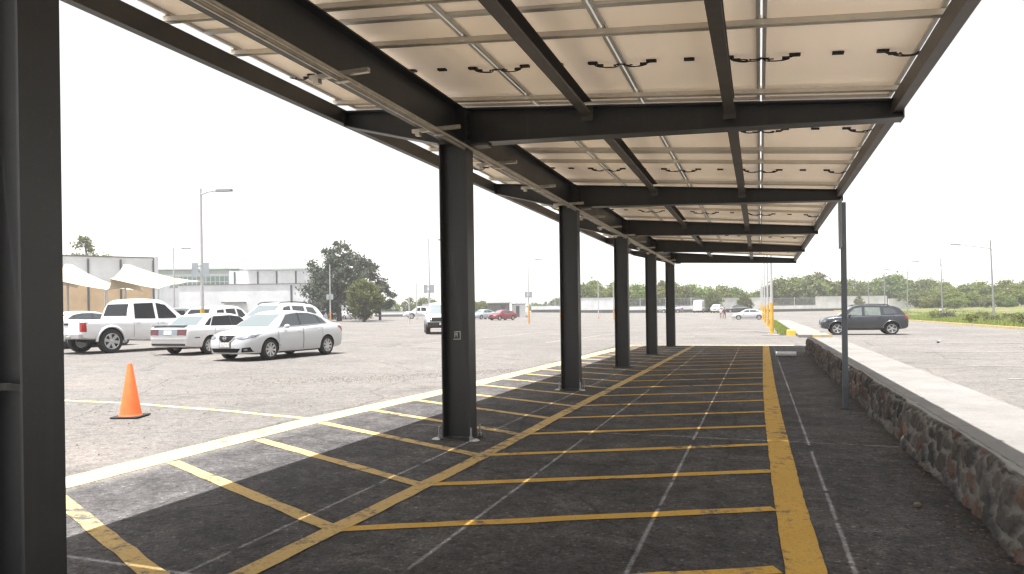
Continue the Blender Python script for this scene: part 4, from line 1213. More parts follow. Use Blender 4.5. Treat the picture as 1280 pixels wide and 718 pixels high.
VAN = dict(lod=0, paint='car_white', r=.35, track=1.7, ww=.24, axles=(-1.7, 1.75), rim='five', floor=.3, glass='glass_tint',
    body=[(-2.7, .90, .45, 1.05, 1.10), (-2.66, .97, .40, 1.15, 1.2), (-1, .99, .34, 1.15, 1.2), (1.2, .99, .34, 1.1, 1.18), (2.0, .95, .36, 1.0, 1.12), (2.5, .85, .4, .85, .95), (2.68, .7, .45, .7, .76)],
    cabin=dict(cont=[(-2.66, 1.15), (-2.62, 2.2), (-2.5, 2.48), (-1.5, 2.54), (.6, 2.52), (1.0, 2.42), (1.4, 1.95), (2.0, 1.12)], w=.94, tumble=.10, belt=1.12, r=.12),
    doors=[dict(win=([(1.5, 1.25), (.7, 1.25)], [(1.2, 1.85), (.7, 1.9)]))], windshield=(.75, 1.25, .68, 2.1), rearglass=None,
    decals=[('tail_light', [(.82, .8), (.92, .8)], [(.82, 1.25), (.92, 1.25)], 'B', 'tail', .01)])
vehicle('delivery_van', VAN, bx(876, 141), R(80), 'tall white van parked by the far white wall', 'van', G)
# ---------------------------------------------------------------- lamps and poles
def lamp(px, d, h, arm, style, label, sign=False, base='lamp_yellow', bh=1.6, lean=0., az=None, pos=None, al=1.5):
    x, y = pos or bearing(px, d)
    z = gz(x, y) if x < KX else vz(x, y)
    t = empty('street_lamp', (x, y, z), az if az is not None else 0, label, 'street lamp', 'street lamps over the parking lots')
    pm = M['lamp_white'] if style == 'white' else M['lamp_grey']
    m = MB()
    m.tube([(0, 0, bh if base else 0), (lean * .5, 0, h * .5), (lean, 0, h)], [.085, .07, .05], 10)
    m.build('pole', pm, t, 50)
    if base:
        m = MB(); m.lathe([(.0, bh), (.095, bh), (.10, .0)], 12); m.lathe([(.0, .02), (.2, .02), (.2, .0)], 12)
        m.build('painted_base', M[base], t, 40)
    s = arm
    if arm:
        m = MB()
        if style == 'grey':
            m.tube([(lean + .10 * -s, 0, h - .85), (lean, 0, h - .72), (lean + s * al, 0, h - .30)], .042, 6)
            m.tube([(lean - s * .1, 0, h - .85), (lean - s * .32, 0, h - .95), (lean - s * .36, 0, h - 1.25), (lean - s * .1, 0, h - 1.45), (lean * .9, 0, h - 1.5)], .012, 5)
            hx, hz0 = lean + s * al, h - .30
            sl = .30 / al * .9
        else:
            m.tube([(lean, 0, h - .28), (lean + s * .35, 0, h - .16), (lean + s * .75, 0, h - .12)], .045, 6)
            hx, hz0, sl = lean + s * .75, h - .12, .02
        m.build('arm', pm, t, 60)
        m = MB(); L = .75
        m.hexa([(hx, -.09, hz0 - .07), (hx + s * L, -.13, hz0 - .07 + sl * L), (hx + s * L, .13, hz0 - .07 + sl * L), (hx, .09, hz0 - .07)],
               [(hx, -.06, hz0 + .05), (hx + s * L, -.10, hz0 + .02 + sl * L), (hx + s * L, .10, hz0 + .02 + sl * L), (hx, .06, hz0 + .05)])
        o = m.build('lamp_head', M['lamp_head'], t); 
    if sign:
        m = MB(); m.box(-.42, -.10, -.115, -.10, 2.6 + sign, 3.25 + sign); m.box(.10, .42, -.115, -.10, 2.6 + sign, 3.25 + sign); m.box(-.10, .10, -.12, -.095, 2.7 + sign, 2.78 + sign); m.box(-.10, .10, -.12, -.095, 3.05 + sign, 3.13 + sign)
        m.build('sign_panel', M['sign_back'], t)
    return t
AZ = YAW * .6
lamp(253, 32, 7.05, 1, 'white', 'tall white street lamp with grey sign boards rising behind the old boxy sedan', sign=.42, az=AZ)
lamp(218, 59, 6.8, 1, 'white', 'white street lamp just right of the cream fabric canopies', base=None, az=AZ)
lamp(413, 84, 6.9, 0, 'white', 'white lamp pole with a small sign board standing before the big dark tree', sign=.1, base='lamp_orange', bh=1.2, az=AZ)
lamp(537, 54, 7.0, 1, 'white', 'white street lamp with grey sign boards beside the white work pickup', sign=.2, az=AZ)
lamp(521, 100, 6.6, 1, 'white', 'faint far street lamp just right of the white flagpole', base=None, az=AZ)
lamp(661, 75, 7.0, 1, 'white', 'white street lamp with orange base right of the small shed', sign=.2, base='lamp_orange', bh=1.9, az=AZ)
lamp(646, 145, 6.3, 1, 'white', 'faintest far street lamp behind the small grey shed', base=None, az=AZ)
lamp(700.5, 103, 7.0, 1, 'white', 'far street lamp close to the left edge of the third column', base='lamp_orange', bh=1.2, az=AZ)
lamp(748, 112, 6.9, -1, 'white', 'far street lamp before the green trees, between the third and fourth columns', base='lamp_orange', bh=.4, az=AZ)
lamp(767, 99, 5.2, 0, 'white', 'slim bare white pole with orange foot just left of the fourth column', base='lamp_orange', bh=1.6, az=AZ)
lamp(0, 0, 7.0, -1, 'white', 'nearest white lamp pole on a yellow base by the grass strip', pos=(.62, 42.2), az=YAW * 0, bh=1.75)
lamp(0, 0, 7.0, -1, 'white', 'white lamp pole on a yellow base, second in the line beyond the carport end', pos=(.57, 58.6), bh=1.75)
lamp(0, 0, 7.0, -1, 'white', 'white lamp pole on a yellow base, third in the line beyond the carport end', pos=(.45, 74.8), bh=1.75)
lamp(0, 0, 7.0, -1, 'white', 'white lamp pole on a yellow base, fourth in the line beyond the carport', pos=(.35, 98), bh=1.75)
lamp(0, 0, 7.0, -1, 'white', 'white lamp pole on a yellow base, fifth in the line beyond the carport end', pos=(.25, 119), bh=1.75)
lamp(0, 0, 6.6, -1, 'white', 'farthest white lamp pole of the line beyond the carport end, lowest lamp head', pos=(.15, 140), bh=1.75)
lamp(0, 0, 6.85, -1, 'grey', 'large leaning grey street lamp on the grass verge, rightmost in the photo', pos=(18.8, 70.2), base=None, lean=-.20, al=2.2)
lamp(0, 0, 6.85, -1, 'grey', 'grey street lamp on the verge beside the dark dead shrub', pos=(19.8, 92.8), base=None, lean=-.12, al=2.2)
lamp(0, 0, 6.85, -1, 'grey', 'grey street lamp on the verge just right of the slate off-road car', pos=(19.0, 108.5), base=None, al=2.2)
lamp(0, 0, 6.8, -1, 'grey', 'grey street lamp seen above the rear of the slate off-road car roof', pos=(19.9, 133.2), base=None, al=2.2)
lamp(1086, 150, 6.6, -1, 'grey', 'faint grey street lamp seen above the middle of the slate off-road car roof', base=None, al=2.0)
lamp(1070, 160, 6.6, -1, 'grey', 'farthest faint grey street lamp, just right of the blue grey sign post', base=None, al=2.0)
p = bearing(511.5, 80)
t = empty('flagpole', (*p, gz(*p)), 0, 'thin plain white flagpole standing left of the white work pickup', 'flagpole')
m = MB(); m.tube([(0, 0, 0), (0, 0, 7.6)], [.075, .04], 10); m.build('pole', M['lamp_white'], t, 50)
m = MB(); m.lathe([(0, .06), (.25, .06), (.3, 0)], 12); m.build('pole_foot', M['concrete'], t)

# ---------------------------------------------------------------- buildings on the left
def facade(name, p0, p1, depth, h, mat, label, cat='building', z=None):
    """building whose front runs from p0 to p1; local x along the front, y going back"""
    a, b = Vector(p0), Vector(p1)
    L = (b - a).length; ang = math.atan2((b - a).y, (b - a).x)
    zz = gz(a.x, a.y) if z is None else z
    t = empty(name, (a.x, a.y, zz - .05), ang, label, cat)
    m = MB(); m.box(0, L, 0, depth, 0, h); m.build('wall', mat, t)
    return t, L
pA0, pA1 = bearing(52, 66), bearing(192, 71)
t, L = facade('building', pA0, pA1, 18, 6.75, M['build_white'], 'white panelled building with dark vertical slits behind the cream tent roofs')
sc_ = lambda px: (px - 52) / 140 * L
m = MB(); m.box(-.01, sc_(190), -.06, -.004, 0, 4.15); m.build('tan_wall', M['build_tan'], t)
for px in (108.5, 149.5, 192.5):
    m = MB(); m.box(sc_(px) - .09, sc_(px) + .09, -.12, .02, .0, 6.55); m.build('dark_slit', M['slit'], t)
m = MB(); m.box(sc_(193.8), sc_(199), -.2, 1.2, 0, 6.9); m.build('corner_pier', M['build_white'], t)
m = MB(); m.box(-.1, L + .1, -.08, 18.05, 6.752, 6.86); m.build('roof', M['concrete'], t)
# green glazed building behind
pB0, pB1 = bearing(198, 104), bearing(300, 104)
t, L = facade('building', pB0, pB1, 20, 7.6, M['build_white'], 'long white building with a band of green tinted glazing under its thin roof')
m = MB(); m.box(L * .14, L * .93, -.05, -.004, 5.0, 6.65); g = m.build('glazing_band', M['green_glass'], t)
m = MB()
for k in range(15): m.box(L * (.14 + .79 * k / 14) - .05, L * (.14 + .79 * k / 14) + .05, -.09, -.052, 5.0, 6.65)
m.box(L * .14, L * .93, -.08, -.054, 5.8, 5.88); m.build('glazing_frame', M['build_white'], t)
m = MB(); m.box(-.5, L + .5, -.9, 20, 7.62, 7.8); m.build('roof', M['roof_sheet'], t)
m = MB(); m.box(0, L, -.06, -.004, 7.0, 7.58); m.build('fascia', M['roof_sheet'], t)
# plain white block with canopy
pC0, pC1 = bearing(224, 97), bearing(386, 97)
t, L = facade('building', pC0, pC1, 16, 5.05, M['build_white'], 'plain white block with a thin entrance canopy behind the parked white cars')
m = MB(); m.box(L * .35, L * .52, -1.1, -.004, 2.5, 2.68); m.build('canopy', M['concrete'], t)
m = MB(); m.box(L * .10, L * .38, -.05, -.004, .95, 1.45); m.build('window_band', M['slit'], t)
m = MB(); m.box(L * .86, L * .875, -.05, -.004, 0.2, 4.9); m.build('dark_slit', M['slit'], t)
m = MB(); m.box(-.08, L + .08, -.08, 16.05, 5.052, 5.14); m.build('roof', M['concrete'], t)
pD0, pD1 = bearing(287, 103), bearing(402, 103)
t, L = facade('building', pD0, pD1, 22, 7.35, M['build_white'], 'pale building with tall narrow dark slits left of the big dark tree')
for px, z0 in ((294, 5.2), (323, 5.2), (346.5, .3), (370.5, .3)):
    m = MB(); q = (px - 287) / 115 * L; m.box(q - .11, q + .11, -.06, .02, z0, 7.2); m.build('dark_slit', M['slit'], t)
m = MB(); m.box(L * .2, L + .6, -.5, 22.2, 7.38, 7.62); m.build('roof', M['roof_sheet'], t)
# tensile canopies
def tent(px0, pxp, px1, px2, d, zp, zl0, zl1, zl2, zmid, label):
    """fabric roof: peak at pxp, edges pulled down at px0 and px1"""
    a, pk, b = Vector((*bearing(px0, d), 0)), Vector((*bearing(pxp, d + 2.5), 0)), Vector((*bearing(px1, d), 0))
    ax = (b - a).normalized(); ay = Vector((-ax.y, ax.x, 0))
    org = Vector((pk.x, pk.y, gz(pk.x, pk.y)))
    t = empty('tensile_canopy', org, math.atan2(ax.y, ax.x), label, 'canopy', 'cream fabric canopies by the left building')
    la = (a - pk).dot(ax); lb = (b - pk).dot(ax); lc = (Vector((*bearing(px2, d), 0)) - pk).dot(ax); dd = 2.9
    corners = [(la, -dd, zl0), (0, -dd * .8, zmid), (lb, -dd, zl1), ((lb + lc) / 2, 0, (zl1 + zl2) / 2 + .1), (lc, dd, zl2), (0, dd * .8, zmid), (la, dd, zl0), (la, 0, zl0 + .25)]
    m = MB(); nr = 14; vs = []; nseg = len(corners) * 6
    for i in range(nr + 1):
        u = i / nr
        for k in range(nseg):
            q = k / 6; c0 = corners[int(q) % 8]; c1 = corners[(int(q) + 1) % 8]; f = q - int(q)
            ex, ey, ez = [c0[n] + (c1[n] - c0[n]) * f for n in range(3)]
            sag = 1 - .10 * math.sin(math.pi * f)
            ex *= sag; ey *= sag
            r = .06 + (1 - .06) * u
            zz = ez + (zp - ez) * (1 - u) ** 1.75
            vs.append((ex * r, ey * r, zz))
    m.v = vs
    m.f = [(i * nseg + k, (i + 1) * nseg + k, (i + 1) * nseg + (k + 1) % nseg, i * nseg + (k + 1) % nseg) for i in range(nr) for k in range(nseg)]
    m.m = [0] * len(m.f)
    o = m.build('fabric', M['tent'], t, 60)
    sm = o.modifiers.new('s', 'SOLIDIFY'); sm.thickness = .03
    q = MB(); q.tube([(0, 0, 0), (0, 0, zp - .02)], .09, 10); q.build('mast', M['lamp_white'], t, 60)
    for (cx_, cy_, cz) in ((la, -dd, zl0), (lb, -dd, zl1)):
        q = MB(); q.tube([(cx_ * .93, cy_ * .9, 0), (cx_, cy_, cz)], .06, 8); q.build('edge_post', M['lamp_white'], t, 60)
    return t
tent(46, 85, 136, 136, 58, 5.5, 3.6, 3.2, 3.3, 4.15, 'cream tensile fabric canopy with one peak, left one, above the white pickup bed')
tent(137.5, 157, 202, 217, 58, 5.45, 3.2, 3.25, 4.1, 4.15, 'cream tensile fabric canopy with one peak, right one, above the white pickup cab')

# shed, far perimeter wall and fence panels
ps0, ps1 = bearing(610, 122), bearing(637, 122)
t, L = facade('shed', ps0, ps1, 5, 2.5, M['concrete'], 'small grey flat roofed shed far across the lot behind the dark red car', 'shed')
m = MB(); m.box(-.3, L + .3, -.5, 5.2, 2.51, 2.68); m.build('roof', M['lamp_white'], t)
m = MB(); m.box(L * .62, L * .8, -.05, -.004, 0.05, 2.1); m.build('door', M['slit'], t)
t, L = facade('shed', bearing(640, 124), bearing(657, 124), 4, 2.3, M['wall_white'], 'small white hut standing right of the grey flat roofed shed', 'hut')
m = MB(); m.box(L * .3, L * .55, -.05, -.004, 0.05, 2.0); m.build('door', M['slit'], t)
m = MB(); m.box(-.15, L + .15, -.2, 4.1, 2.31, 2.42); m.build('roof', M['concrete'], t)
def wall_run(px0, d0, px1, d1, h, label, base=True, z=None):
    a, b = Vector(bearing(px0, d0)), Vector(bearing(px1, d1)); L = (b - a).length
    zz = gz(a.x, min(a.y, 146)) if z is None else z
    t = empty('perimeter_wall', (a.x, a.y, zz - .1), math.atan2((b - a).y, (b - a).x), label, 'wall', 'stretches of the far perimeter wall')
    m = MB(); m.box(0, L, 0, .2, 0, h + .1); m.build('wall_panel', M['wall_white'], t)
    if base:
        m = MB(); m.box(0, L, -.25, -.003, 0, .62); m.build('stone_base', M['wall_band'], t)
    m = MB(); m.box(-.02, L + .02, -.05, .25, h + .101, h + .18); m.build('wall_coping', M['concrete'], t)
    return t
def fence_run(px0, d0, px1, d1, label, h=3.0):
    a, b = Vector(bearing(px0, d0)), Vector(bearing(px1, d1)); L = (b - a).length
    t = empty('metal_fence', (a.x, a.y, gz(a.x, min(a.y, 146)) - .1), math.atan2((b - a).y, (b - a).x), label, 'fence', 'metal fence panels in the far perimeter wall')
    m = MB(); m.box(0, L, 0, .2, 0, 1.35); m.build('low_wall', M['wall_white'], t)
    m = MB(); m.box(0, L, -.25, -.003, 0, .62); m.build('stone_base', M['wall_band'], t)
    m = MB(); n = int(L / .28)
    for k in range(n + 1): m.box(L * k / n - .03, L * k / n + .03, .07, .13, 1.351, h)
    m.box(0, L, .05, .069, 1.5, 1.56); m.box(0, L, .05, .069, h - .2, h - .14)
    m.build('railing', M['lamp_grey'], t)
    n = max(2, int(L / 5))
    for k in range(n + 1):
        m = MB(); m.box(L * k / n - .06, L * k / n + .06, .04, .16, 1.352, h + .1); m.build('fence_post', M['lamp_white'], t)
    return t
DW = 143
wall_run(725, DW, 768, DW, 3.0, 'white wall stretch just left of the fourth column')
fence_run(768.5, DW, 896, DW, 'long metal fence on a low white wall behind the white van')
wall_run(896.5, DW, 966, DW + 2, 3.0, 'white wall stretch behind the pale silver sedan')
fence_run(966.5, DW + 2, 1020, DW + 5, 'metal fence on a low wall just left of the sign post')
wall_run(1020.5, DW + 5, 1109, DW + 10, 3.1, 'white wall stretch behind the slate off-road car')
wall_run(1111, DW + 20, 1185, DW + 30, 2.6, 'pale pinkish wall stretch beyond the verge, right of the slate off-road car', base=False)
t = fence_run(1112, DW + 34, 1260, DW + 48, 'distant metal fence above the verge at the right, half lost among the trees', 4.6)
wall_run(528, 140, 566, 140, 2.5, 'low grey white wall far off behind the work pickup', base=False)
wall_run(470, 150, 530, 145, 1.1, 'low pale wall far off right of the big dark tree', base=True)
fence_run(664, DW, 724, DW, 'faint distant metal fence between the hut and the white wall stretch')

# ---------------------------------------------------------------- plants
def leaf_quad(m, c, s, r):
    n = Vector((r.gauss(0, 1), r.gauss(0, 1), r.gauss(0, .8) + .5)).normalized()
    a = n.orthogonal().normalized(); a.rotate(Matrix.Rotation(r.uniform(0, 6.28), 3, n)); b = n.cross(a)
    a *= s * r.uniform(.8, 1.3); b *= s * r.uniform(.4, .7)
    k = len(m.v)
    m.v += [tuple(c - a), tuple(c - b * .9), tuple(c + a), tuple(c + b * .9)]
    m.f.append((k, k + 1, k + 2, k + 3)); m.m.append(0)

def tree_meshes(seed, h, rad, trunk_h, blobs, per, leaf, mat, squash=.8, low=.25, drop=0., lobes=None):
    r = random.Random(seed)
    tr = MB(); cr = MB()
    lean = Vector((r.uniform(-.3, .3), r.uniform(-.3, .3), 0)) * rad * .2
    top = Vector((lean.x, lean.y, h * .8))
    tr.tube([(0, 0, -.1), (lean.x * .3, lean.y * .3, trunk_h), (lean.x * .7, lean.y * .7, h * .55), tuple(top)], [h * .032 + .03, h * .025 + .02, h * .014, h * .004], 8)
    z0 = trunk_h * .75
    for i in range(blobs):
        # clump centres spread through the crown's volume, uneven
        while True:
            p = Vector((r.uniform(-1, 1), r.uniform(-1, 1), r.uniform(-1, 1)))
            if .18 < p.length < 1: break
        if r.random() < .6: p = p.normalized() * r.uniform(.68, 1.02)
        zc = z0 + (h - z0) * (.5 + .5 * p.z)
        wid = rad * (low + (1 - low) * math.sin(math.pi * min(1, max(0, (zc - z0) / (h - z0))) ** .8) ** .7)
        c = Vector((p.x * wid + lean.x, p.y * wid + lean.y, zc))
        br = rad * r.uniform(.16, .34)
        if lobes:
            lx, ly, lz, lr = r.choices(lobes, [q[3] ** 2.2 for q in lobes])[0]
            v = Vector((r.gauss(0, 1), r.gauss(0, 1), r.gauss(0, .85))).normalized() * lr * r.uniform(.25, 1.) ** .6
            c = Vector((lx, ly, lz)) + v; zc = c.z; br = rad * r.uniform(.10, .24)
        if r.random() < .45:
            s = Vector((lean.x * .5, lean.y * .5, trunk_h + (zc - trunk_h) * r.uniform(.15, .5)))
            mid = s.lerp(c, .5) + Vector((0, 0, -.05 * rad))
            tr.tube([tuple(s), tuple(mid), tuple(c)], [h * .009 + .01, h * .005 + .006, .008], 5)
        n = int(per * r.uniform(.6, 1.4))
        for k in range(n):
            q = Vector((r.gauss(0, .5), r.gauss(0, .5), r.gauss(0, .5 * squash))) * br
            q.z -= drop * abs(r.gauss(0, 1)) * br
            leaf_quad(cr, c + q, leaf * r.uniform(.7, 1.3), r)
    return tr.mesh('trunk', M['bark'], 60), cr.mesh('crown', M[mat])
def put_tree(meshes, pos, z, rz, sc, label, group=None, name='tree', cat='tree'):
    t = empty(name, (pos[0], pos[1], z), rz, label, cat, group)
    t.scale = (sc[0], sc[0], sc[1]) if isinstance(sc, tuple) else (sc, sc, sc)
    link('trunk', meshes[0], t); link('crown', meshes[1], t)
    return t
bt = tree_meshes(11, 10.7, 3.9, 1.9, 175, 78, .19, 'leaf_dark', .8, .45, 0, [(-.2, 0, 8.5, 1.8), (-2.9, .3, 7.4, 1.0), (1.6, -.4, 8.1, 1.3), (-.4, .2, 5.4, 2.6), (-3.0, -.3, 3.7, 1.4), (2.3, .4, 5.0, 1.8), (-.4, -.5, 2.9, 2.3), (1.9, .2, 2.7, 1.6), (-2.4, .6, 5.6, 1.3)])
p = bearing(424, 91); put_tree(bt, p, gz(*p), YAW, 1, 'biggest tree, dense and dark grey green, beside the pale blue white building')
b2 = tree_meshes(12, 9.0, 2.6, 2.2, 55, 105, .19, 'leaf_dark', .7, .35)
p = bearing(456, 98); put_tree(b2, p, gz(*p), 1.4, 1, 'open dark tree with gaps in its crown, just right of the biggest dark tree')
b4 = tree_meshes(14, 5.6, 2.0, 1.4, 30, 90, .18, 'leaf_dark', .7, .35)
p = bearing(475, 97); put_tree(b4, p, gz(*p), 2.4, 1, 'short dark tree at the right end of the dark tree group')
b3 = tree_meshes(13, 5.3, 2.3, .9, 60, 120, .15, 'leaf_mid', .9, .5, .3)
p = bearing(455, 86); put_tree(b3, p, gz(*p), 0, 1, 'smaller rounded mid green tree standing in front of the dark trees')
b5 = tree_meshes(15, 10.6, 2.4, 6.0, 26, 55, .20, 'leaf_olive', .6, .5)
p = bearing(110, 86); put_tree(b5, p, gz(*p), 0, 1, 'thin tree top showing above the roof of the white panelled building')
b6 = tree_meshes(16, 2.6, 1.6, .3, 30, 60, .14, 'leaf_dark', .7, .6)
p = bearing(388, 88); put_tree(b6, p, gz(*p), 0, 1, 'low dark bush at the left foot of the biggest dark tree', None, 'bush', 'bush')
kinds = [tree_meshes(21, 6.5, 3.6, 1.0, 60, 70, .26, 'leaf_green', .7, .55), tree_meshes(22, 6.0, 3.8, .8, 60, 70, .26, 'leaf_mid', .7, .6),
         tree_meshes(23, 7.2, 3.2, 1.3, 52, 66, .26, 'leaf_olive', .7, .5), tree_meshes(24, 5.2, 3.8, .7, 60, 70, .25, 'leaf_green', .65, .65)]
kl = ['bright green', 'mid green', 'olive', 'low green']
rt = random.Random(5)
# (photo column, camera depth, height in metres, kind)
line = [(490, 158, 4.5, 1), (512, 165, 4.2, 2), (533, 152, 5.5, 1), (590, 150, 4.4, 3), (604, 148, 5.6, 0), (573, 160, 4.6, 1), (668, 158, 4.6, 3), (682, 165, 5.2, 2), (695, 170, 5.0, 1), (712, 160, 6.5, 0),
        (728, 156, 7.2, 1), (741, 158, 8.6, 0), (756, 154, 8.2, 3), (770, 156, 9.0, 0), (784, 154, 8.4, 3), (797, 153, 9.2, 0), (812, 156, 9.2, 1), (826, 160, 10.2, 2), (838, 154, 8.6, 0), (852, 154, 8.8, 1),
        (866, 156, 8.4, 0), (878, 158, 8.0, 3), (890, 162, 9.0, 2), (903, 158, 7.8, 0), (915, 160, 7.2, 1), (928, 164, 6.8, 3), (941, 166, 6.4, 0), (954, 166, 6.4, 1), (968, 158, 8.8, 1), (980, 156, 9.8, 1), (994, 158, 9.6, 0), (1008, 157, 9.0, 3),
        (1022, 160, 11.4, 2), (1037, 163, 10.4, 0), (1052, 160, 8.8, 0), (1066, 166, 9.8, 1), (1080, 166, 9.8, 0), (1094, 168, 10.8, 2), (1108, 168, 11.2, 1), (1122, 170, 10.8, 0), (1136, 172, 10.8, 2), (1150, 170, 10.4, 1), (1164, 168, 9.6, 1), (1180, 150, 8.0, 0), (1013, 152, 6.2, 2)]
SKY = ([480, 500, 535, 600, 640, 690, 710, 740, 760, 790, 815, 828, 850, 880, 905, 920, 945, 965, 985, 1022, 1040, 1060, 1095, 1120, 1150, 1200], [377, 375, 371, 376, 380, 376, 366, 354, 357, 354, 355, 349, 356, 359, 360, 363, 367, 357, 350, 342, 351, 353, 349, 346, 351, 357])
def tree_h(px, d):
    x, y = bearing(px, d)
    hor = CY - ROLL * (px - CX)
    return (hor - np.interp(px, *SKY)) / F * d + H - gz(min(x, KX), min(y, 146))
marks = [(480, 'right of the dark tree group'), (560, 'just left of the second column'), (575, 'behind the pale blue grey car'), (640, 'left of the small grey shed'), (690, 'beyond the faint fence'), (724, 'beside the third column'),
         (765, 'above the wall left of the fourth column'), (800, 'above the fence right of the fourth column'), (840, 'beside the two farthest columns'), (900, 'above the white van'), (960, 'above the pale silver sedan'),
         (1022, 'above the fence left of the sign post'), (1060, 'directly behind the sign post'), (1112, 'above the slate off-road car'), (1200, 'just right of the slate off-road car')]
order = ['first', 'second', 'third', 'fourth', 'fifth', 'sixth', 'seventh', 'eighth', 'ninth', 'tenth']
cnt = {}
for (px, d, h, k) in line:
    p = bearing(px, d)
    base = [tx for (lim, tx) in marks if px < lim][0] if px < 1200 else marks[-1][1]
    cnt[base] = cnt.get(base, 0) + 1
    nh = [6.5, 6.0, 7.2, 5.2][k]
    z = gz(min(p[0], KX), min(p[1], 146)) - .2
    h = tree_h(px, d) * rt.uniform(.9, 1.04) + .2
    s = h / nh
    put_tree(kinds[k], p, z, rt.uniform(0, 6.28), (s * rt.uniform(.85, 1.05), s), '%s tree %s, %s from left' % (kl[k], base, order[cnt[base] - 1]), 'trees beyond the perimeter wall')
# right hand thicket beyond the verge
right = []
for (px, d, top, k) in [(1150, 128, 366, 1), (1164, 122, 370, 3), (1188, 118, 362, 0), (1196, 104, 372, 3), (1206, 125, 357, 1), (1216, 110, 366, 0), (1226, 128, 354, 0), (1233, 102, 372, 2), (1240, 116, 359, 1), (1250, 106, 366, 3), (1258, 124, 352, 0), (1264, 98, 374, 1), (1272, 110, 358, 0), (1282, 122, 350, 2), (1292, 104, 360, 3), (1304, 114, 352, 0), (1320, 106, 352, 1), (1340, 112, 350, 0), (1180, 132, 360, 2), (1296, 94, 372, 0), (1330, 94, 364, 3)]:
    d = 110 + (d - 94) * .8
    if px > 1312: continue
    p = bearing(px, d); hor = CY - ROLL * (px - CX)
    right.append((p[0], p[1], (hor - top) / F * d + H - vz(min(p[0], 46), p[1]) + .1, k, px, d))
right.sort(key=lambda t: t[4])
for n, (x, y, h, k, px, d) in enumerate(right):
    q = 'front' if d < 122 else ('middle' if d < 133 else 'back')
    cnt[q] = cnt.get(q, 0) + 1
    nh = [6.5, 6.0, 7.2, 5.2][k]; s = h / nh
    put_tree(kinds[k], (x, y), vz(min(x, 46), y) - .1, rt.uniform(0, 6.28), (s * 1.25, s), '%s bushy tree, %s from left in the %s row of the roadside thicket' % (kl[k], order[cnt[q] - 1], q), 'bushy trees on the right verge')
# trees in front of the far wall
for px, d, h, k, lab in ((892, 140.5, 4.0, 1, 'small dark leafy tree in front of the far wall behind the two walking people'), (932, 141, 3.4, 1, 'slim young tree against the white wall above the pale silver sedan'), (1074, 146, 3.0, 2, 'young tree against the white wall just above the slate off-road car roof')):
    p = bearing(px, d); s = h / [6.5, 6.0, 7.2, 5.2][k]
    put_tree(kinds[k], p, gz(*p), rt.uniform(0, 6), (s * .75, s), lab)
# shrubs on the verge
sh = [tree_meshes(31, 1.0, .75, .1, 22, 40, .075, 'leaf_green', .8, .8), tree_meshes(32, .8, .9, .1, 22, 40, .07, 'leaf_olive', .7, .8)]
for n, (x, y) in enumerate([(15.6, 52), (16.8, 57), (15.4, 63), (17.5, 66), (21.5, 60), (20.5, 72), (16.2, 79), (23, 77), (18.0, 88), (22, 86), (16.5, 99), (24, 68), (26, 64), (26.5, 80)]):
    k = n % 2
    put_tree(sh[k], (x, y), vz(x, y), rt.uniform(0, 6), rt.uniform(.45, .9), '%s knee-high shrub in the verge grass, %s from the camera' % (['bright green', 'olive'][k], order[n // 2]), 'shrubs in the verge grass', 'shrub', 'shrub')
# dead shrub by the verge lamp
m = MB(); r9 = random.Random(9)
for i in range(46):
    a = r9.uniform(0, 6.28); l = r9.uniform(.4, 1.7); e = r9.uniform(.15, 1.2)
    q = [(0, 0, 0)]; 
    for k in range(1, 4): q.append((q[-1][0] + math.cos(a) * math.cos(e) * l / 3 + r9.gauss(0, .08), q[-1][1] + math.sin(a) * math.cos(e) * l / 3 + r9.gauss(0, .08), q[-1][2] + math.sin(e) * l / 3))
    m.tube(q, [.05, .035, .022, .01], 5)
for i in range(420):
    c = Vector((r9.gauss(0, .6), r9.gauss(0, .4), abs(r9.gauss(.3, .28)))); leaf_quad(m, c, .10, r9)
o = m.build('dead_shrub', M['dead']); o.location = (19.6, 90.2, vz(19.6, 90.2)); tag(o, 'dark dead shrub with bare upturned branches at the foot of a verge lamp', 'shrub')
crumple('plastic_bag', (19.0, 90.0), .16, M['paper'], 'small white plastic bag caught on the dark dead shrub', 'litter', 8).location.z = vz(19, 90) + .95
# grass on the verge and the planting strip
m = MB(); rg = random.Random(3)
def blade(x, y, z, h):
    a = rg.uniform(0, 6.28); w = .012 + .012 * rg.random(); bx_, by_ = math.cos(a) * w, math.sin(a) * w
    lx, ly = rg.gauss(0, .3) * h, rg.gauss(0, .3) * h
    k = len(m.v)
    m.v += [(x - bx_, y - by_, z), (x + bx_, y + by_, z), (x + lx, y + ly, z + h)]
    m.f.append((k, k + 1, k + 2)); m.m.append(0)
for i in range(7000):
    x = 14.6 + 17 * rg.random() ** 1.3; y = 42 + 85 * rg.random()
    if math.sin(x * .9 + 2) * math.sin(y * .31) + rg.gauss(0, .5) < -.35: continue
    z = vz(x, y); hh = rg.uniform(.12, .36)
    for k in range(9): blade(x + rg.gauss(0, .14), y + rg.gauss(0, .14), z - .01, hh * rg.uniform(.6, 1.25))
for i in range(900):
    x, y = rg.uniform(.95, 1.7), rg.uniform(40.2, 87); z = gz(x, y) + .05
    for k in range(6): blade(x + rg.gauss(0, .05), y + rg.gauss(0, .06), z, rg.uniform(.06, .2))
tag(m.build('grass', M['grass']), 'green grass and weeds growing on the right verge and planting strip', 'grass', None, 'stuff')

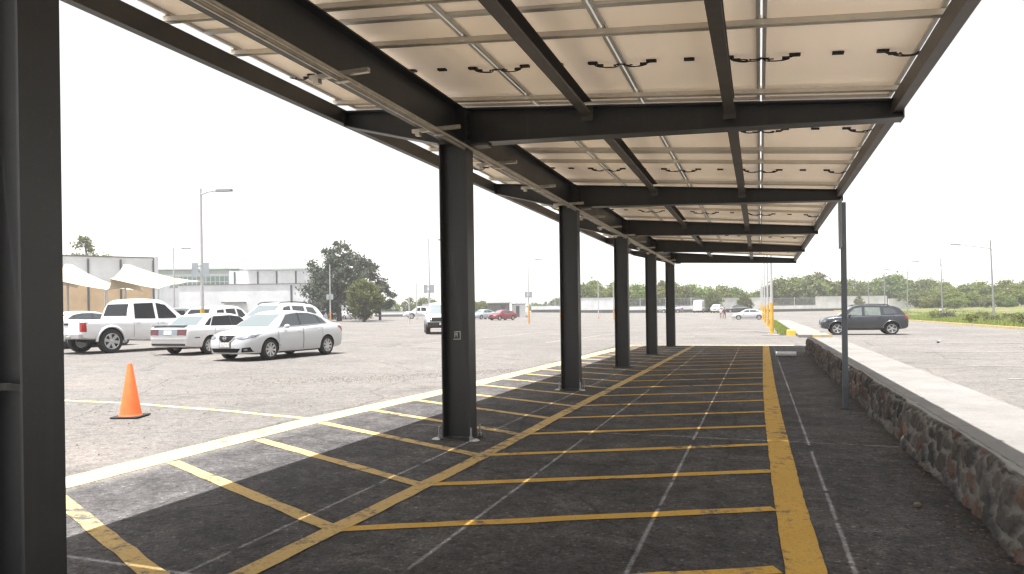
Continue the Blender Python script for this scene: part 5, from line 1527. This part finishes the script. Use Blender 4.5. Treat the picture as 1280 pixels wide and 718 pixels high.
# ---------------------------------------------------------------- two people far off
def person(loc, rz, shirt, trousers, label, stride, seed):
    root_z = gz(*loc)
    V = {'pel': ((0, 0, .96), (.15, .11)), 'waist': ((0, 0, 1.10), (.135, .10)), 'chest': ((0, 0, 1.32), (.165, .115)), 'neck': ((.01, 0, 1.48), (.055, .055)), 'head0': ((.02, 0, 1.56), (.075, .085)), 'head1': ((.02, 0, 1.66), (.078, .09)), 'head2': ((.015, 0, 1.73), (.045, .05))}
    E = [('pel', 'waist'), ('waist', 'chest'), ('chest', 'neck'), ('neck', 'head0'), ('head0', 'head1'), ('head1', 'head2')]
    for s, n in ((1, 'l'), (-1, 'r')):
        f = stride * s
        V['hip' + n] = ((0, s * .10, .92), (.095, .095)); V['kn' + n] = ((f * .22 + .03, s * .10, .50), (.062, .062)); V['an' + n] = ((f * .34 - .03, s * .10, .09), (.042, .042)); V['to' + n] = ((f * .34 + .15, s * .115, .035), (.035, .032))
        V['sh' + n] = ((0, s * .185, 1.40), (.062, .062)); V['el' + n] = ((-f * .10 - .02, s * .24, 1.13), (.042, .042)); V['wr' + n] = ((-f * .18 + .08, s * .23, .91), (.030, .028)); V['ha' + n] = ((-f * .2 + .11, s * .225, .81), (.03, .022))
        E += [('pel', 'hip' + n), ('hip' + n, 'kn' + n), ('kn' + n, 'an' + n), ('an' + n, 'to' + n), ('chest', 'sh' + n), ('sh' + n, 'el' + n), ('el' + n, 'wr' + n), ('wr' + n, 'ha' + n)]
        for q, fx in enumerate((-.018, -.006, .006, .018)):
            V['fi%s%d' % (n, q)] = ((-f * .2 + .115 + fx, s * (.222), .735 - .006 * (q % 2)), (.0085, .0085)); E.append(('ha' + n, 'fi%s%d' % (n, q)))
        V['th' + n] = ((-f * .2 + .15, s * .215, .80), (.0095, .0095)); E.append(('ha' + n, 'th' + n))
    V['nose'] = ((.118, 0, 1.625), (.014, .014)); E.append(('head0', 'nose'))
    ks = list(V); me = bpy.data.meshes.new('person')
    me.from_pydata([V[k][0] for k in ks], [(ks.index(a), ks.index(b)) for a, b in E], [])
    o = bpy.data.objects.new('person', me); COL.objects.link(o)
    sk = o.modifiers.new('skin', 'SKIN'); sb = o.modifiers.new('sub', 'SUBSURF'); sb.levels = 1; sb.render_levels = 1
    if not me.skin_vertices:
        bmx = bmesh.new(); bmx.from_mesh(me); bmx.verts.layers.skin.verify(); bmx.to_mesh(me); bmx.free()
    for i, k in enumerate(ks): me.skin_vertices[0].data[i].radius = V[k][1]; me.skin_vertices[0].data[i].use_root = (k == 'pel')
    dg = bpy.context.evaluated_depsgraph_get(); dg.update()
    nm = bpy.data.meshes.new_from_object(o.evaluated_get(dg)); bpy.data.objects.remove(o)
    nm.materials.clear()
    for q in (M['skin'], shirt, trousers, M['dark_trim']): nm.materials.append(q)
    for pl in nm.polygons:
        c = pl.center; pl.use_smooth = True
        pl.material_index = 3 if c.z < .085 else (2 if c.z < .98 and abs(c.y) < .19 else (1 if c.z < 1.475 and not (abs(c.y) > .19 and c.z < 1.18) else 0))
    b = link('person', nm); b.location = (loc[0], loc[1], root_z); b.rotation_euler = (0, 0, rz)
    tag(b, label, 'person', 'people walking on the far lot')
    hm = MB(); hm.lathe([(.001, .115), (.05, .105), (.082, .07), (.094, .02), (.092, -.03), (.088, -.05)], 14, c=(0, 0, 1.665)); hr = hm.build('hair', M['hair'], b, 60); hr.location = (-.012, 0, 0)
    return b
sh1 = simple('white_shirt', (.62, .58, .56), .9, 0, .05, 8); sh2 = simple('dark_shirt', (.05, .05, .065), .9, 0, .1, 8)
tr1 = simple('pink_beige_trousers', (.34, .22, .19), .9, 0, .1, 8); tr2 = simple('brown_trousers', (.16, .10, .085), .9, 0, .1, 8)
person(bearing(901.3, 107), R(-80), sh1, tr1, 'person in a white top walking on the far lot, left of a pair', .5, 1)
person(bearing(905.6, 107.4), R(-95), sh2, tr2, 'person in a dark top walking on the far lot beside one in white', -.5, 2)

# ---------------------------------------------------------------- far hills, air, light, camera
def ridge(name, px0, px1, d, h, seed):
    r = random.Random(seed); ph = [r.uniform(0, 6.28) for _ in range(6)]
    mb = MB(); nx, ny = 90, 8
    for j in range(ny + 1):
        for i in range(nx + 1):
            px = px0 + (px1 - px0) * i / nx; dd = d + 600 * (j / ny - .5)
            x, y = bearing(px, dd); u = i / nx
            prof = math.sin(math.pi * u) ** .7 * (1 + .22 * math.sin(7 * u + ph[0]) + .12 * math.sin(15 * u + ph[1]) + .05 * math.sin(37 * u + ph[2]))
            mb.v.append((x, y, -6 + h * prof * math.cos(math.pi * (j / ny - .5)) ** .8 if 0 < j < ny else -8))
    mb.f = [(j * (nx + 1) + i, j * (nx + 1) + i + 1, (j + 1) * (nx + 1) + i + 1, (j + 1) * (nx + 1) + i) for j in range(ny) for i in range(nx)]
    mb.m = [0] * len(mb.f)
    return mb.build(name, M['hill'], None, 60, 'structure')
ridge('hills', 430, 1000, 2500, 165, 3)
ridge('hills', 840, 1500, 2600, 160, 8)
hz = bpy.data.materials.new('haze_air'); hz.use_nodes = True; nt = hz.node_tree
nt.nodes.remove(nt.nodes['Principled BSDF'])
pv = nt.nodes.new('ShaderNodeVolumePrincipled'); pv.inputs['Color'].default_value = (.93, .95, .97, 1); pv.inputs['Density'].default_value = .0007; pv.inputs['Anisotropy'].default_value = .2
nt.links.new(pv.outputs[0], nt.nodes['Material Output'].inputs['Volume'])
m = MB(); m.box(-3300, 3300, -900, 3300, -12, 215)
hb = m.build('haze', hz, None, None, 'stuff'); hb['label'] = 'pale haze hanging over the whole place'; hb['category'] = 'haze'; hb.display_type = 'WIRE'

SUN_TX, SUN_TY = R(6.8), R(7.8)      # shadows fall a little to +x and +y
sd = Vector((-math.tan(SUN_TX), -math.tan(SUN_TY), 1)).normalized()
sl = bpy.data.lights.new('sun', 'SUN'); sl.energy = 5.0; sl.angle = R(.5); sl.color = (1, .975, .945)
so = bpy.data.objects.new('sun', sl); COL.objects.link(so); so.rotation_euler = sd.to_track_quat('Z', 'Y').to_euler(); so.location = (0, 0, 40)
w = bpy.data.worlds.new('World'); SC.world = w; w.use_nodes = True; nt = w.node_tree
sky = nt.nodes.new('ShaderNodeTexSky'); sky.sky_type = 'NISHITA'; sky.sun_disc = False
sky.sun_elevation = math.asin(sd.z); sky.sun_rotation = math.atan2(sd.x, sd.y); sky.altitude = 300; sky.air_density = 1.0; sky.dust_density = 6.0; sky.ozone_density = .6
bg = nt.nodes['Background']; bg.inputs['Strength'].default_value = .055
hs = nt.nodes.new('ShaderNodeHueSaturation'); hs.inputs['Saturation'].default_value = .15
nt.links.new(sky.outputs[0], hs.inputs['Color']); nt.links.new(hs.outputs[0], bg.inputs['Color'])
SC.view_settings.view_transform = 'Standard'; SC.view_settings.look = 'None'; SC.view_settings.gamma = 1; SC.view_settings.exposure = 1.6
cam = bpy.data.cameras.new('camera'); co = bpy.data.objects.new('camera', cam); COL.objects.link(co)
cam.sensor_width = 36; cam.lens = F / 1280 * 36; cam.clip_end = 9000; cam.clip_start = .05
cam.shift_y = (CY - 359) / 1280
# level camera turned left by YAW, then rolled about its own axis
co.matrix_world = Matrix.Translation((0, 0, H)) @ Matrix.Rotation(YAW, 4, 'Z') @ Matrix.Rotation(R(90), 4, 'X') @ Matrix.Rotation(-ROLL, 4, 'Z')
SC.camera = co
SC.cycles.use_denoising = True
SC.cycles.denoising_prefilter = 'NONE'
SC.cycles.max_bounces = 8; SC.cycles.diffuse_bounces = 5; SC.cycles.volume_bounces = 1
SC.cycles.sample_clamp_indirect = 6
